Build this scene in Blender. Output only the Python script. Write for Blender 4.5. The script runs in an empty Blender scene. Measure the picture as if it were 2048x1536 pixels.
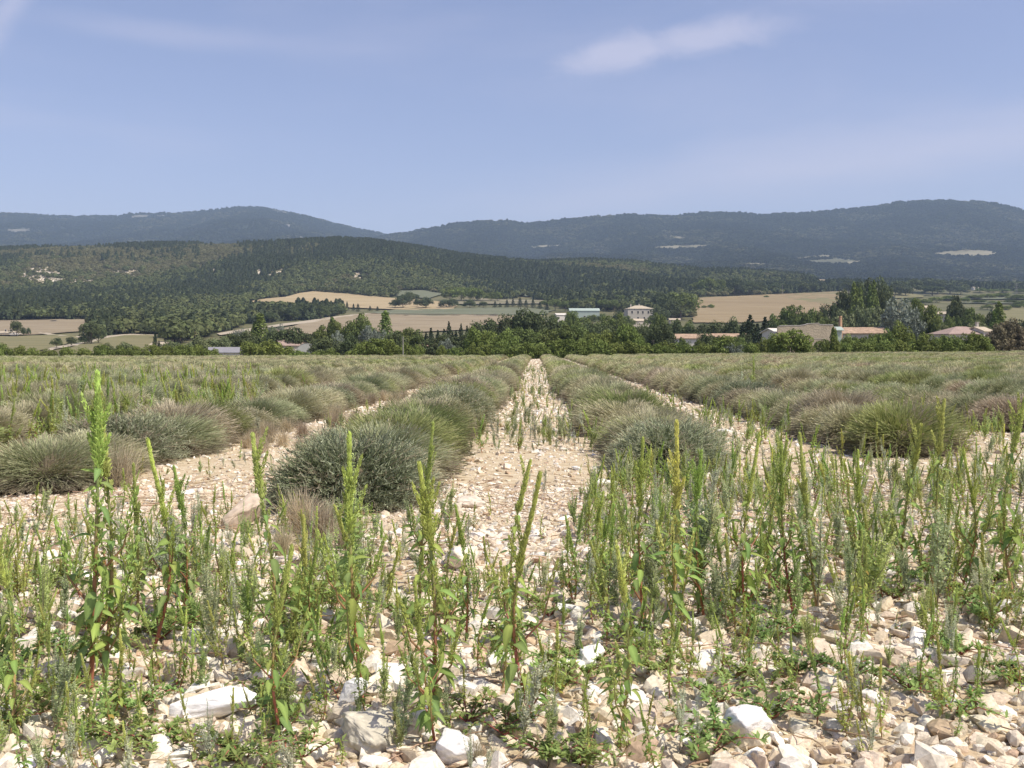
import bpy, bmesh, math
import numpy as np
from mathutils import Matrix, Vector
R = math.radians
sc = bpy.context.scene
COL = sc.collection

# ---------------------------------------------------------------- camera
CAM_H = 1.15
F = 2050.0                      # focal length in pixels of a 2048 wide frame
YAW = math.atan(48.0 / F)       # the rows run along +Y, a little right of the view axis
PITCH = math.atan(70.0 / F)
cam_data = bpy.data.cameras.new("camera")
cam_data.sensor_width = 36.0
cam_data.lens = 36.0 * F / 2048.0
cam_data.clip_start = 0.05
cam_data.clip_end = 40000
cam = bpy.data.objects.new("camera", cam_data)
cam.location = (0, 0, CAM_H)
cam.rotation_euler = (math.pi / 2 - PITCH, 0, YAW)
COL.objects.link(cam)
sc.camera = cam

# ---------------------------------------------------------------- exposure, sun, sky
sc.view_settings.view_transform = 'Standard'
sc.view_settings.look = 'None'
sc.view_settings.gamma = 1
sc.view_settings.use_curve_mapping = False
sc.view_settings.exposure = 0.33
SUN_DIR = Vector((0.72, -0.32, 0)).normalized() * math.cos(R(55)) + Vector((0, 0, math.sin(R(55))))
sun_data = bpy.data.lights.new("sun", 'SUN')
sun_data.energy = 4.3
sun_data.angle = R(0.55)
sun_data.color = (1.0, 0.93, 0.79)
sun = bpy.data.objects.new("sun", sun_data)
sun.rotation_euler = SUN_DIR.to_track_quat('Z', 'Y').to_euler()
sun.location = (0, 0, 60)
COL.objects.link(sun)

world = bpy.data.worlds.new("World")
sc.world = world
world.use_nodes = True


def nodes_of(tree):
    tree.nodes.clear()
    def N(kind, props=None, **inputs):
        n = tree.nodes.new(kind)
        for k, v in (props or {}).items():
            setattr(n, k, v)
        for k, v in inputs.items():
            key = int(k[1:]) if k[0] == 'i' and k[1:].isdigit() else k.replace('_', ' ')
            s = n.inputs[key]
            if isinstance(v, bpy.types.NodeSocket):
                tree.links.new(v, s)
            else:
                s.default_value = v
        return n
    return N


def rgba(c):
    return (c[0], c[1], c[2], 1.0)


def build_world():
    t = world.node_tree
    N = nodes_of(t)
    M = lambda op, a, b=0.0, c=0.0, clamp=False: N('ShaderNodeMath', {'operation': op, 'use_clamp': clamp}, i0=a, i1=b, i2=c).outputs[0]
    sky = N('ShaderNodeTexSky', {'sky_type': 'NISHITA', 'sun_disc': False, 'sun_elevation': R(55),
                                 'sun_rotation': math.atan2(SUN_DIR.x, SUN_DIR.y), 'altitude': 700,
                                 'air_density': 1.0, 'dust_density': 1.6, 'ozone_density': 1.2}).outputs[0]
    # late summer haze makes the blue paler and a little violet
    tint = N('ShaderNodeMix', {'data_type': 'RGBA', 'blend_type': 'MULTIPLY'}, i0=1.0, i6=sky, i7=rgba((1.20, 0.99, 1.05))).outputs[2]
    co = N('ShaderNodeTexCoord').outputs['Generated']
    sep = N('ShaderNodeSeparateXYZ', Vector=co)
    x, y, z = sep.outputs
    az = M('ARCTAN2', x, y)
    el = M('ARCSINE', z)
    def noise(scale, detail, sx, sy, rough=0.6, off=0.0, dist=0.0):
        v = N('ShaderNodeCombineXYZ', X=M('MULTIPLY', az, sx), Y=M('MULTIPLY_ADD', el, sy, off), Z=off).outputs[0]
        return N('ShaderNodeTexNoise', Vector=v, Scale=scale, Detail=detail, Roughness=rough, Distortion=dist).outputs[0]
    def streak(a0, e0, wa, we, slope, lo, hi, n, namp):
        da = M('SUBTRACT', az, a0)
        u = M('DIVIDE', da, wa)
        v = M('DIVIDE', M('SUBTRACT', M('SUBTRACT', el, e0), M('MULTIPLY', da, slope)), we)
        d = M('SQRT', M('ADD', M('MULTIPLY', u, u), M('MULTIPLY', v, v)))
        q = M('ADD', M('SUBTRACT', 1.0, d), M('MULTIPLY', M('SUBTRACT', n, 0.5), namp))
        return N('ShaderNodeMapRange', {'interpolation_type': 'SMOOTHSTEP'}, Value=q, From_Min=lo, From_Max=hi).outputs[0]
    def ae(px, py):
        return math.atan((px - 1024) / F) - YAW, math.atan((698 - py) / F)
    n1 = noise(15, 9, 1.0, 1.8, 0.64, 3.3, 0.5)
    n2 = noise(5, 5, 1.0, 5.0, 0.6, 9.1)
    a, e = ae(1235, 120)
    c1 = streak(a, e, 0.095, 0.019, 0.16, 0.0, 0.8, n1, 1.25)
    a, e = ae(1390, 92)
    c2 = streak(a, e, 0.12, 0.020, 0.07, 0.0, 0.9, n1, 1.35)
    a, e = ae(390, 108)
    s1 = streak(a, e, 0.16, 0.014, -0.02, -0.2, 1.1, n2, 1.4)
    a, e = ae(45, 70)
    s2 = streak(a, e, 0.05, 0.030, 1.35, -0.2, 1.1, n1, 1.4)
    a, e = ae(1650, 350)
    s3 = streak(a, e, 0.42, 0.035, 0.08, -0.3, 1.2, n2, 1.2)
    veil = N('ShaderNodeMapRange', {'interpolation_type': 'SMOOTHSTEP'}, Value=noise(2.2, 5, 1.0, 4.0, 0.55, 5.0, 0.4), From_Min=0.42, From_Max=0.8).outputs[0]
    f = M('MULTIPLY', M('MAXIMUM', c1, c2), 0.42)
    for s, k in ((s1, .20), (s2, .38), (s3, .34), (veil, .20)):
        f = M('ADD', f, M('MULTIPLY', s, k))
    f = M('MINIMUM', f, 0.8)
    mix = N('ShaderNodeMix', {'data_type': 'RGBA'}, i0=f, i6=tint, i7=rgba((5.9, 5.5, 6.3))).outputs[2]
    bg = N('ShaderNodeBackground', Color=mix, Strength=0.122)
    out = N('ShaderNodeOutputWorld', Surface=bg.outputs[0])


build_world()

# ---------------------------------------------------------------- helpers
rng = np.random.default_rng(7)
cy, sy = math.cos(YAW), math.sin(YAW)
CAM_M = np.array(Matrix.Rotation(YAW, 3, 'Z') @ Matrix.Rotation(math.pi / 2 - PITCH, 3, 'X'))


def P(px, py, D):
    """point seen at picture place (px, py) of the 2048 wide frame, D metres deep"""
    v = CAM_M @ np.array([(px - 1024) / F * D, (768 - py) / F * D, -D])
    return np.array([v[0], v[1], v[2] + CAM_H])


def proj(p):
    p = np.asarray(p, float)
    q = (p - np.array([0, 0, CAM_H])) @ CAM_M
    d = np.maximum(-q[..., 2], 1e-6)
    return 1024 + F * q[..., 0] / d, 768 - F * q[..., 1] / d, -q[..., 2]


def ss(a, b, t):
    t = np.clip((t - a) / (b - a), 0, 1)
    return t * t * (3 - 2 * t)


def _h(i, j, s):
    v = np.sin(i * 127.1 + j * 311.7 + s * 74.7) * 43758.5453
    return v - np.floor(v)


def vnoise(x, y, seed=0):
    xi, yi = np.floor(x), np.floor(y)
    fx, fy = x - xi, y - yi
    fx = fx * fx * (3 - 2 * fx); fy = fy * fy * (3 - 2 * fy)
    a = _h(xi, yi, seed); b = _h(xi + 1, yi, seed); c = _h(xi, yi + 1, seed); d = _h(xi + 1, yi + 1, seed)
    return (a * (1 - fx) + b * fx) * (1 - fy) + (c * (1 - fx) + d * fx) * fy - 0.5


def fbm(x, y, seed=0, octv=4, gain=0.5):
    s, a = 0, 1.0
    for k in range(octv):
        s = s + a * vnoise(x, y, seed + k * 3.1)
        x = x * 2.03 + 1.7; y = y * 2.03 - 4.1; a *= gain
    return s


# ---------------------------------------------------------------- terrain heights
_lD = np.linspace(math.log(100), math.log(600), 400)
_zb = np.interp(np.exp(_lD), [100, 116, 124, 135, 160, 200, 300, 400, 500, 600],
                [0, 0, -.2, -.8, -1.6, -2.2, -1.9, -1.1, 3.2, 7.6])
_k = np.exp(-np.linspace(-2, 2, 17) ** 2); _k /= _k.sum()
_zb = np.convolve(np.pad(_zb, 8, mode='edge'), _k, mode='valid')
CREST = [(-1500, 560), (-700, 530), (-300, 512), (0, 506), (100, 501), (300, 495), (450, 494), (600, 490), (680, 486), (740, 489), (800, 497), (850, 505),
         (920, 518), (1000, 527), (1070, 532), (1170, 528), (1260, 531), (1350, 540), (1450, 549), (1550, 556), (1650, 562), (1750, 567),
         (1850, 571), (2048, 580), (2500, 585), (3500, 590)]


def camcoord(x, y):
    D = -sy * x + cy * y
    s = cy * x + sy * y
    return D, 1024 + F * s / np.maximum(D, 1.0)


def Z(x, y):
    x = np.asarray(x, float); y = np.asarray(y, float)
    D, col = camcoord(x, y)
    D = np.maximum(D, 0.01)
    base = np.where(D < 100, 0.0, np.interp(np.log(D), _lD, _zb))
    tilt = np.where(x > 0, 0.0085, 0.0022) * np.clip(x, -90, 120) * (np.minimum(np.maximum(y, 0), 125) / 118.) ** 1.5
    tilt = tilt * (1 - ss(125, 300, D))
    near = 0.03 * fbm(x * 0.45, y * 0.45, 1, 3) * (1 - ss(60, 110, D))
    ye = np.interp(D, [500, 600, 700, 900, 1100, 1300], [689, 676, 664, 641, 618, 600])
    zf = CAM_H + (698 - ye) / F * D
    w = ss(480, 620, D)
    z = base * (1 - w) + zf * w
    hx = [c[0] for c in CREST]; hy = [c[1] for c in CREST]
    zc = CAM_H + (698 - np.interp(col, hx, hy)) / F * 2250
    t = np.clip((D - 1300) / 950, 0, 1)
    z13 = CAM_H + 98 / F * 1300
    hill = z13 + (zc - z13) * (0.55 * t + 0.45 * t * t * (3 - 2 * t))
    hill = hill + 16 * fbm(x / 210., y / 210., 5, 3) * np.sin(np.pi * np.clip((D - 1250) / 1000, 0, 1)) ** 1
    hill = np.where(D > 2250, hill - (zc - 120) * 0.6 * ss(2250, 3300, D), hill)
    z = np.where(D > 1300, hill, z)
    z = z + (fbm(x / 90., y / 90., 9, 3) * 2.0) * ss(500, 700, D) * (1 - ss(1200, 1320, D))
    return z + tilt + near


def ground_at(x, y):
    return float(Z(np.array([x]), np.array([y]))[0])


_Ds = np.exp(np.linspace(math.log(2.2), math.log(2300), 1500))
_cols = np.arange(-260, 2301, 5.0)
_X = (_cols[None, :] - 1024) / F * _Ds[:, None]
_gx = _X * cy - _Ds[:, None] * sy; _gy = _X * sy + _Ds[:, None] * cy
_gz = Z(_gx, _gy)
_pys = proj(np.stack([_gx, _gy, _gz], -1))[1]


def hit(px, py, dmin=2.2):
    """where the ground is seen at (px, py)"""
    # the view column through (px, py) reaches the ground at the same side angle
    j = int(np.clip(np.searchsorted(_cols, px), 1, len(_cols) - 1))
    w = (px - _cols[j - 1]) / (_cols[j] - _cols[j - 1])
    col = _pys[:, j - 1] * (1 - w) + _pys[:, j] * w
    m = _Ds >= dmin
    c = col[m]; D = _Ds[m]
    k = np.where(c <= py)[0]
    if len(k) == 0:
        k = int(np.argmin(c))
        d = D[k]
    else:
        k = max(int(k[0]), 1)
        t = np.clip((c[k - 1] - py) / (c[k - 1] - c[k] + 1e-9), 0, 1)
        d = D[k - 1] + (D[k] - D[k - 1]) * t
    s = (px - 1024) / F * d * (math.cos(PITCH) + (py - 768) / F * 0)
    x = s * cy - d * sy; y = s * sy + d * cy
    return np.array([x, y, ground_at(x, y)]), float(d)


# ---------------------------------------------------------------- mesh helpers
class MB:
    """collects vertices, faces and tints"""
    def __init__(s):
        s.V = []; s.F3 = []; s.F4 = []; s.C = []; s.n = 0; s.m3 = []; s.m4 = []
    def add(s, V, F, c=(1, 1, 1), mi=0):
        V = np.asarray(V, float).reshape(-1, 3)
        F = np.asarray(F, int)
        c = np.asarray(c, float)
        if c.ndim == 1:
            c = np.tile(c, (len(V), 1))
        s.V.append(V); s.C.append(c)
        if len(F):
            (s.F3 if F.shape[1] == 3 else s.F4).append(F + s.n)
            (s.m3 if F.shape[1] == 3 else s.m4).append(np.full(len(F), mi))
        s.n += len(V)
    def mesh(s, name, mats, smooth=False):
        V = np.concatenate(s.V); C = np.concatenate(s.C)
        f3 = np.concatenate(s.F3) if s.F3 else np.zeros((0, 3), int)
        f4 = np.concatenate(s.F4) if s.F4 else np.zeros((0, 4), int)
        me = bpy.data.meshes.new(name)
        me.vertices.add(len(V)); me.vertices.foreach_set('co', V.astype(np.float32).ravel())
        loops = np.concatenate([f3.ravel(), f4.ravel()])
        me.loops.add(len(loops)); me.loops.foreach_set('vertex_index', loops.astype(np.int32))
        nf = len(f3) + len(f4)
        tot = np.concatenate([np.full(len(f3), 3), np.full(len(f4), 4)])
        st = np.concatenate([[0], np.cumsum(tot)[:-1]]) if nf else np.zeros(0)
        me.polygons.add(nf); me.polygons.foreach_set('loop_start', st.astype(np.int32))
        me.polygons.foreach_set('loop_total', tot.astype(np.int32))
        mi = np.concatenate([np.concatenate(s.m3) if s.m3 else np.zeros(0), np.concatenate(s.m4) if s.m4 else np.zeros(0)])
        me.polygons.foreach_set('material_index', mi.astype(np.int32))
        me.polygons.foreach_set('use_smooth', np.full(nf, smooth))
        at = me.color_attributes.new('tint', 'FLOAT_COLOR', 'POINT')
        at.data.foreach_set('color', np.concatenate([C, np.ones((len(C), 1))], 1).astype(np.float32).ravel())
        for m in (mats if isinstance(mats, (list, tuple)) else [mats]):
            me.materials.append(m)
        me.update(calc_edges=True)
        me.validate()
        return me


def link(name, data, parent=None, loc=None, rot=None, scale=None):
    o = bpy.data.objects.new(name, data)
    COL.objects.link(o)
    if parent is not None:
        o.parent = parent
    if loc is not None: o.location = [float(a) for a in loc]
    if rot is not None: o.rotation_euler = [float(a) for a in rot]
    if scale is not None: o.scale = (scale,) * 3 if np.isscalar(scale) else [float(a) for a in scale]
    return o


def tag(o, label=None, cat=None, group=None, kind=None):
    if label: o['label'] = label
    if cat: o['category'] = cat
    if group: o['group'] = group
    if kind: o['kind'] = kind
    return o


def box(mb, x0, x1, y0, y1, z0, z1, c=(1, 1, 1), mi=0):
    V = [(x, y, z) for z in (z0, z1) for y in (y0, y1) for x in (x0, x1)]
    mb.add(V, [(0, 2, 3, 1), (4, 5, 7, 6), (0, 1, 5, 4), (2, 6, 7, 3), (0, 4, 6, 2), (1, 3, 7, 5)], c, mi)


def frame_of(d):
    d = d / (np.linalg.norm(d) + 1e-9)
    a = np.array([0, 0, 1.0]) if abs(d[2]) < 0.9 else np.array([1.0, 0, 0])
    u = np.cross(a, d); u /= np.linalg.norm(u)
    return u, np.cross(d, u), d


def tube(mb, pts, rad, sides=5, c=(1, 1, 1), mi=0):
    pts = np.asarray(pts, float); n = len(pts)
    rad = np.broadcast_to(np.asarray(rad, float), (n,))
    c = np.asarray(c, float)
    V = []; C = []
    for i in range(n):
        d = pts[min(i + 1, n - 1)] - pts[max(i - 1, 0)]
        u, v, _ = frame_of(d)
        for k in range(sides):
            a = 2 * math.pi * k / sides
            V.append(pts[i] + rad[i] * (math.cos(a) * u + math.sin(a) * v))
            C.append(c[i] if c.ndim == 2 else c)
    Fq = [(i * sides + k, i * sides + (k + 1) % sides, (i + 1) * sides + (k + 1) % sides, (i + 1) * sides + k)
          for i in range(n - 1) for k in range(sides)]
    mb.add(V, Fq, np.array(C), mi)


# ---------------------------------------------------------------- materials
def mat_tint(name, rough=0.7, trans=0.25, var=0.25, hue=0.02, spec=0.25, noise=None):
    """colour from the mesh's own 'tint', each copy a little different"""
    m = bpy.data.materials.new(name); m.use_nodes = True
    N = nodes_of(m.node_tree)
    c = N('ShaderNodeAttribute', {'attribute_name': 'tint'}).outputs['Color']
    rnd = N('ShaderNodeObjectInfo').outputs['Random']
    h = N('ShaderNodeMapRange', Value=rnd, To_Min=0.5 - hue, To_Max=0.5 + hue).outputs[0]
    r2 = N('ShaderNodeMath', {'operation': 'FRACT'}, i0=N('ShaderNodeMath', {'operation': 'MULTIPLY'}, i0=rnd, i1=37.7).outputs[0]).outputs[0]
    v = N('ShaderNodeMapRange', Value=r2, To_Min=1 - var, To_Max=1 + var).outputs[0]
    col = N('ShaderNodeHueSaturation', Hue=h, Value=v, Color=c).outputs[0]
    if noise:
        nz = N('ShaderNodeTexNoise', Vector=N('ShaderNodeTexCoord').outputs['Object'], Scale=noise[0], Detail=4.0).outputs[0]
        k = N('ShaderNodeMapRange', Value=nz, From_Min=0.3, From_Max=0.7, To_Min=1 - noise[1], To_Max=1 + noise[1]).outputs[0]
        col = N('ShaderNodeVectorMath', {'operation': 'SCALE'}, i0=col, Scale=k).outputs[0]
    p = N('ShaderNodeBsdfPrincipled', Base_Color=col, Roughness=rough)
    p.inputs['Specular IOR Level'].default_value = spec
    if name == 'limestone':
        b = N('ShaderNodeBump', Strength=.7, Distance=.006, Height=N('ShaderNodeTexNoise', Vector=N('ShaderNodeTexCoord').outputs['Object'], Scale=7.0, Detail=8.0, Roughness=.7).outputs[0])
        m.node_tree.links.new(b.outputs[0], p.inputs['Normal'])
    s = p.outputs[0]
    if trans > 0:
        tr = N('ShaderNodeBsdfTranslucent', Color=col)
        s = N('ShaderNodeMixShader', Fac=trans, i1=s, i2=tr.outputs[0]).outputs[0]
    N('ShaderNodeOutputMaterial', Surface=s)
    return m


def mat_noise(name, stops, scale, detail=6, rough=0.9, bump=0.0, bscale=None, coord='Object', stretch=None, second=None, bdist=1.0, vor=None):
    """ramp over noise; second = (colour, scale, lo, hi) puts another tone in patches"""
    m = bpy.data.materials.new(name); m.use_nodes = True
    N = nodes_of(m.node_tree)
    co = N('ShaderNodeTexCoord').outputs[coord]
    if stretch:
        co = N('ShaderNodeMapping', Vector=co, Scale=stretch).outputs[0]
    nz = N('ShaderNodeTexNoise', Vector=co, Scale=scale, Detail=float(detail), Roughness=0.62)
    ramp = N('ShaderNodeValToRGB', Fac=nz.outputs[0])
    el = ramp.color_ramp.elements
    while len(el) < len(stops): el.new(0.5)
    for e, (pz, c) in zip(el, stops):
        e.position = pz; e.color = rgba(c)
    col = ramp.outputs[0]
    if second:
        for (c2, s2, lo, hi) in (second if isinstance(second, list) else [second]):
            n2 = N('ShaderNodeTexNoise', Vector=co, Scale=s2, Detail=5.0, Roughness=0.6)
            f2 = N('ShaderNodeMapRange', {'interpolation_type': 'SMOOTHSTEP'}, Value=n2.outputs[0], From_Min=lo, From_Max=hi).outputs[0]
            col = N('ShaderNodeMix', {'data_type': 'RGBA'}, i0=f2, i6=col, i7=rgba(c2)).outputs[2]
    p = N('ShaderNodeBsdfPrincipled', Base_Color=col, Roughness=rough)
    p.inputs['Specular IOR Level'].default_value = 0.2
    if bump:
        if vor:
            bsrc = N('ShaderNodeTexVoronoi', Vector=co, Scale=vor).outputs['Distance']
        else:
            bsrc = N('ShaderNodeTexNoise', Vector=co, Scale=bscale or scale * 3, Detail=6.0).outputs[0]
        b = N('ShaderNodeBump', Strength=bump, Distance=bdist, Height=bsrc)
        m.node_tree.links.new(b.outputs[0], p.inputs['Normal'])
    N('ShaderNodeOutputMaterial', Surface=p.outputs[0])
    return m


M_soil = mat_noise('stony_clay', [(0.3, (.38, .29, .18)), (0.5, (.55, .45, .30)), (0.72, (.65, .575, .43))], 9, 10, .95, .5, 60,
                   second=[((.38, .25, .155), 1.1, .55, .8)], bdist=.02)
M_stone = mat_tint('limestone', .88, 0, .16, .012, .2, noise=(7, .22))
M_valley = mat_noise('valley_grassland', [(0.3, (.075, .085, .035)), (0.5, (.13, .125, .06)), (0.7, (.2, .17, .09))], .02, 8, .95, .3, .2)
M_hillfloor = M_valley


def ground_sheet():
    Dn = np.concatenate([np.arange(-40, 2, 2.0), np.arange(2, 30, .25), np.arange(30, 112, 1.0), np.arange(112, 200, 2.0),
                         np.arange(200, 600, 8.), np.arange(600, 1300, 12.), np.arange(1300, 2300, 14.), np.arange(2300, 3700, 60.)])
    u = np.concatenate([np.arange(-2.4, -.8, .05), np.arange(-.8, .8, .008), np.arange(.8, 2.41, .05)])
    Dg, U = np.meshgrid(Dn, u, indexing='ij')
    S = U * (np.maximum(Dg, 0) + 22)
    X = S * cy - Dg * sy; Y = S * sy + Dg * cy
    Zg = Z(X, Y)
    return Dn, u, X, Y, Zg


def grid_faces(nr, nc):
    i, j = np.meshgrid(np.arange(nr - 1), np.arange(nc - 1), indexing='ij')
    a = (i * nc + j).ravel()
    return np.stack([a, a + 1, a + nc + 1, a + nc], 1)


Dn, un, GX, GY, GZ = ground_sheet()
split = int(np.searchsorted(Dn, 128))
def sheet(name, sl, mat, label):
    mb = MB()
    V = np.stack([GX[sl], GY[sl], GZ[sl]], -1)
    mb.add(V.reshape(-1, 3), grid_faces(V.shape[0], V.shape[1]))
    o = link(name, mb.mesh(name, mat, True))
    tag(o, label, None, None, 'structure')
    return o
sheet('ground', slice(0, split + 1), M_soil, 'stony clay ground of the lavender field')
sheet('valley_ground', slice(split, None), M_valley, 'grassy valley floor and hillside beyond the field')

# ---------------------------------------------------------------- mountains
M_mount = mat_noise('forested_mountain', [(0.34, (.012, .018, .009)), (0.5, (.026, .034, .017)), (0.66, (.05, .054, .030))], .011, 12, .95, 1.0, .05,
                    second=[((.085, .072, .045), .0035, .56, .74), ((.012, .022, .010), .0018, .5, .66), ((.05, .06, .026), .0009, .54, .7)], bdist=22)


def mountain(name, crest, D0, Dc, y0, label, amp, seed, back=2500):
    cx = [c[0] for c in crest]; cyy = [c[1] for c in crest]
    cols = np.arange(cx[0], cx[-1] + 1, 5.0)
    ts = np.concatenate([np.linspace(0, 1, 150), 1 + np.linspace(0.02, 1, 12) * back / (Dc - D0)])
    T, Cc = np.meshgrid(ts, cols, indexing='ij')
    D = D0 + (Dc - D0) * T
    S = (Cc - 1024) / F * D
    X = S * cy - D * sy; Y = S * sy + D * cy
    zc = CAM_H + (698 - np.interp(Cc, cx, cyy)) / F * Dc
    z0 = CAM_H + (698 - y0) / F * D0
    tt = np.clip(T, 0, 1)
    env = np.sin(np.pi * tt) ** .8
    spur = fbm(X / 900., Y / 1700., seed, 5, .52)
    sp2 = np.abs(fbm(X / 520., Y / 1300., seed + 20, 4, .5))
    z = z0 + (zc - z0) * (0.75 * tt + .25 * tt ** 2) + amp * env * (spur - 1.1 * sp2)
    z = z + 9 * fbm(X / 34., Y / 60., seed + 40, 2) * ss(.82, .97, T)          # tree tops on the skyline
    z = np.where(T > 1, z - (zc - 60) * 0.8 * ss(1, 1 + back / (Dc - D0), T), z)
    mb = MB(); mb.add(np.stack([X, Y, z], -1).reshape(-1, 3), grid_faces(*X.shape))
    o = link(name, mb.mesh(name, M_mount, True))
    tag(o, label, None, None, 'structure')
    return (D0, Dc, X, Y, z, cols, ts)


LEFT_M = [(-1500, 440), (-600, 420), (0, 428), (60, 430), (140, 434), (240, 433), (262, 429), (300, 429), (330, 428), (380, 427), (440, 420), (480, 416), (530, 417),
          (580, 426), (640, 440), (700, 456), (750, 465), (785, 473), (900, 500), (1100, 530)]
RIGHT_M = [(560, 520), (700, 490), (785, 471), (830, 465), (900, 450), (960, 444), (1010, 443), (1050, 449), (1100, 444), (1180, 436), (1260, 431), (1330, 435), (1400, 428),
           (1450, 427), (1520, 431), (1600, 428), (1700, 420), (1760, 414), (1790, 407), (1850, 405), (1900, 404), (1960, 406), (2000, 412), (2048, 424), (2200, 440), (2600, 430), (3600, 460)]
LM = mountain('mountain', LEFT_M, 3300, 7600, 545, 'dark wooded mountain with a rounded summit, left of the saddle', 90, 3)
RM = mountain('mountain', RIGHT_M, 2900, 6200, 575, 'long blue-green wooded mountain ridge right of the saddle', 75, 11)

# ---------------------------------------------------------------- fields draped on the land
def mat_field(name, a, b, c, scale=.03, rows=None):
    m = mat_noise(name, [(0.3, a), (0.5, b), (0.7, c)], scale * 2.2, 10, .95, .2, .3, stretch=(.22, 2.2, 1))
    return m


def drape(name, poly, mat, label, lift=0.0012, nrow=14, ncol=40, cat=None, mesh_hit=None):
    poly = [(float(a), float(b)) for a, b in poly]
    ys = [p[1] for p in poly]
    y0, y1 = min(ys), max(ys)
    rows = []
    for k in range(nrow + 1):
        yy = y0 + (y1 - y0) * (0.004 + 0.992 * k / nrow)
        xs = []
        for (ax, ay), (bx, by) in zip(poly, poly[1:] + poly[:1]):
            if (ay - yy) * (by - yy) < 0:
                xs.append(ax + (bx - ax) * (yy - ay) / (by - ay))
        if len(xs) < 2: continue
        xl, xr = min(xs), max(xs)
        row = []
        for j in range(ncol + 1):
            x = xl + (xr - xl) * j / ncol
            wv = float(fbm(np.array([x * .045]), np.array([yy * .21 + len(poly)]), 17, 3)[0])
            edge = wv * (1.6 if mesh_hit is None else 1.4)
            x = x + (6 if mesh_hit is None else 9) * float(fbm(np.array([j * .0]), np.array([yy * .5 + (3 if j * 2 > ncol else 0)]), 23, 2)[0]) * abs(2 * j / ncol - 1)
            if mesh_hit is None:
                p, d = hit(x, yy + edge, 400)
            else:
                p, d = mesh_hit(x, yy + edge)
            p = p + np.array([0, 0, max(.25, lift * d)])
            row.append(p)
        rows.append(row)
    V = np.array(rows)
    mb = MB(); mb.add(V.reshape(-1, 3), grid_faces(V.shape[0], V.shape[1]))
    o = link(name, mb.mesh(name, mat, True))
    tag(o, label, None, None, 'structure')
    return o


def hit_mountain(px, py, MT=None):
    D0, Dc, X, Y, z, cols, ts = MT or RM
    j = int(np.clip(np.searchsorted(cols, px), 1, len(cols) - 1))
    w = (px - cols[j - 1]) / (cols[j] - cols[j - 1])
    cx_, cy_, cz_ = (A[:, j - 1] * (1 - w) + A[:, j] * w for A in (X, Y, z))
    n = len(ts) - 12
    _, yy, dd = proj(np.stack([cx_, cy_, cz_], -1)[:n])
    ym = np.minimum.accumulate(yy)
    k = np.where(ym <= py)[0]
    k = k[0] if len(k) else n - 1
    k = max(k, 1)
    t = np.clip((yy[k - 1] - py) / (yy[k - 1] - yy[k] + 1e-9), 0, 1)
    p = np.array([cx_[k - 1] * (1 - t) + cx_[k] * t, cy_[k - 1] * (1 - t) + cy_[k] * t, cz_[k - 1] * (1 - t) + cz_[k] * t])
    return p, float(dd[k])


M_gold = mat_field('stubble', (.30, .23, .125), (.39, .305, .175), (.46, .375, .235))
M_pink = mat_field('bare_pink_earth', (.20, .155, .10), (.28, .225, .145), (.35, .29, .20))
M_green = mat_field('pasture', (.115, .13, .075), (.15, .16, .10), (.2, .2, .13))
M_brown = mat_field('dry_stubble', (.19, .14, .075), (.27, .205, .115), (.33, .265, .16), .02)
M_olive = mat_field('olive_meadow', (.14, .135, .06), (.19, .175, .085), (.26, .22, .12))
M_track = mat_field('chalk_track', (.32, .27, .19), (.42, .36, .27), (.50, .44, .34), .1)
M_clear = mat_field('mountain_clearing', (.13, .12, .07), (.22, .20, .125), (.36, .32, .23), .012)

FIELDS = []
def fld(name, poly, mat, label, **k):
    drape(name, poly, mat, label, **k); FIELDS.append(poly)
fld('stubble_field', [(484, 609), (520, 601), (570, 596), (600, 588), (628, 585), (700, 590), (760, 597), (815, 600), (880, 604), (915, 612), (905, 621), (860, 623), (800, 621), (720, 619), (640, 614), (560, 612)], M_gold, 'golden stubble field below the wooded hill')
fld('pasture', [(770, 584), (850, 583), (885, 590), (860, 598), (800, 596)], M_green, 'small pale green field behind the golden stubble')
fld('pasture', [(735, 627), (800, 620), (940, 618), (1042, 618), (1105, 622), (1090, 631), (1000, 632), (900, 633), (790, 634)], M_green, 'long green strip field below the parasol trees')
fld('earth_field', [(540, 664), (600, 650), (660, 640), (735, 629), (800, 633.5), (950, 633), (1060, 631.5), (1090, 631.5), (1050, 645), (960, 660), (800, 668), (650, 671), (560, 672)], M_pink, 'pinkish bare field below the green strip')
fld('track', [(430, 669), (520, 656), (600, 645), (680, 634), (740, 628.5), (742, 630), (690, 637), (610, 648), (530, 660), (440, 672)], M_track, 'pale farm track climbing beside the pink field')
fld('earth_field', [(-60, 643), (100, 641), (182, 641), (183, 652), (170, 664), (120, 668), (40, 672), (-60, 673)], M_pink, 'pinkish field on the far left below the wooded hill')
fld('meadow', [(-60, 676), (40, 674), (140, 671), (160, 680), (100, 700), (40, 708), (-60, 710)], M_olive, 'olive meadow on the far left')
fld('meadow', [(130, 700), (200, 679), (250, 672), (330, 672), (330, 684), (300, 700), (200, 709), (120, 709)], M_olive, 'olive meadow right of the chalk track')
fld('track', [(84, 706), (105, 696), (170, 687), (205, 675), (250, 670), (330, 671), (332, 673), (250, 673), (212, 678), (180, 690), (115, 699), (92, 708)], M_track, 'chalk track curving across the left meadows')
fld('track', [(62, 663), (100, 669), (168, 676), (166, 678), (98, 672), (60, 666)], M_track, 'short chalk track between the pink field and the meadow')
fld('clearing', [(262, 652), (285, 649), (300, 655), (290, 668), (262, 668)], M_olive, 'small grassy clearing in the left wood')
fld('stubble_field', [(1386, 599), (1450, 595), (1560, 590), (1640, 586.5), (1692, 584), (1685, 600), (1672, 618), (1640, 632), (1580, 640), (1480, 648), (1386, 648)], M_brown, 'broad dry brown field on the slope at right', nrow=24)
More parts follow.
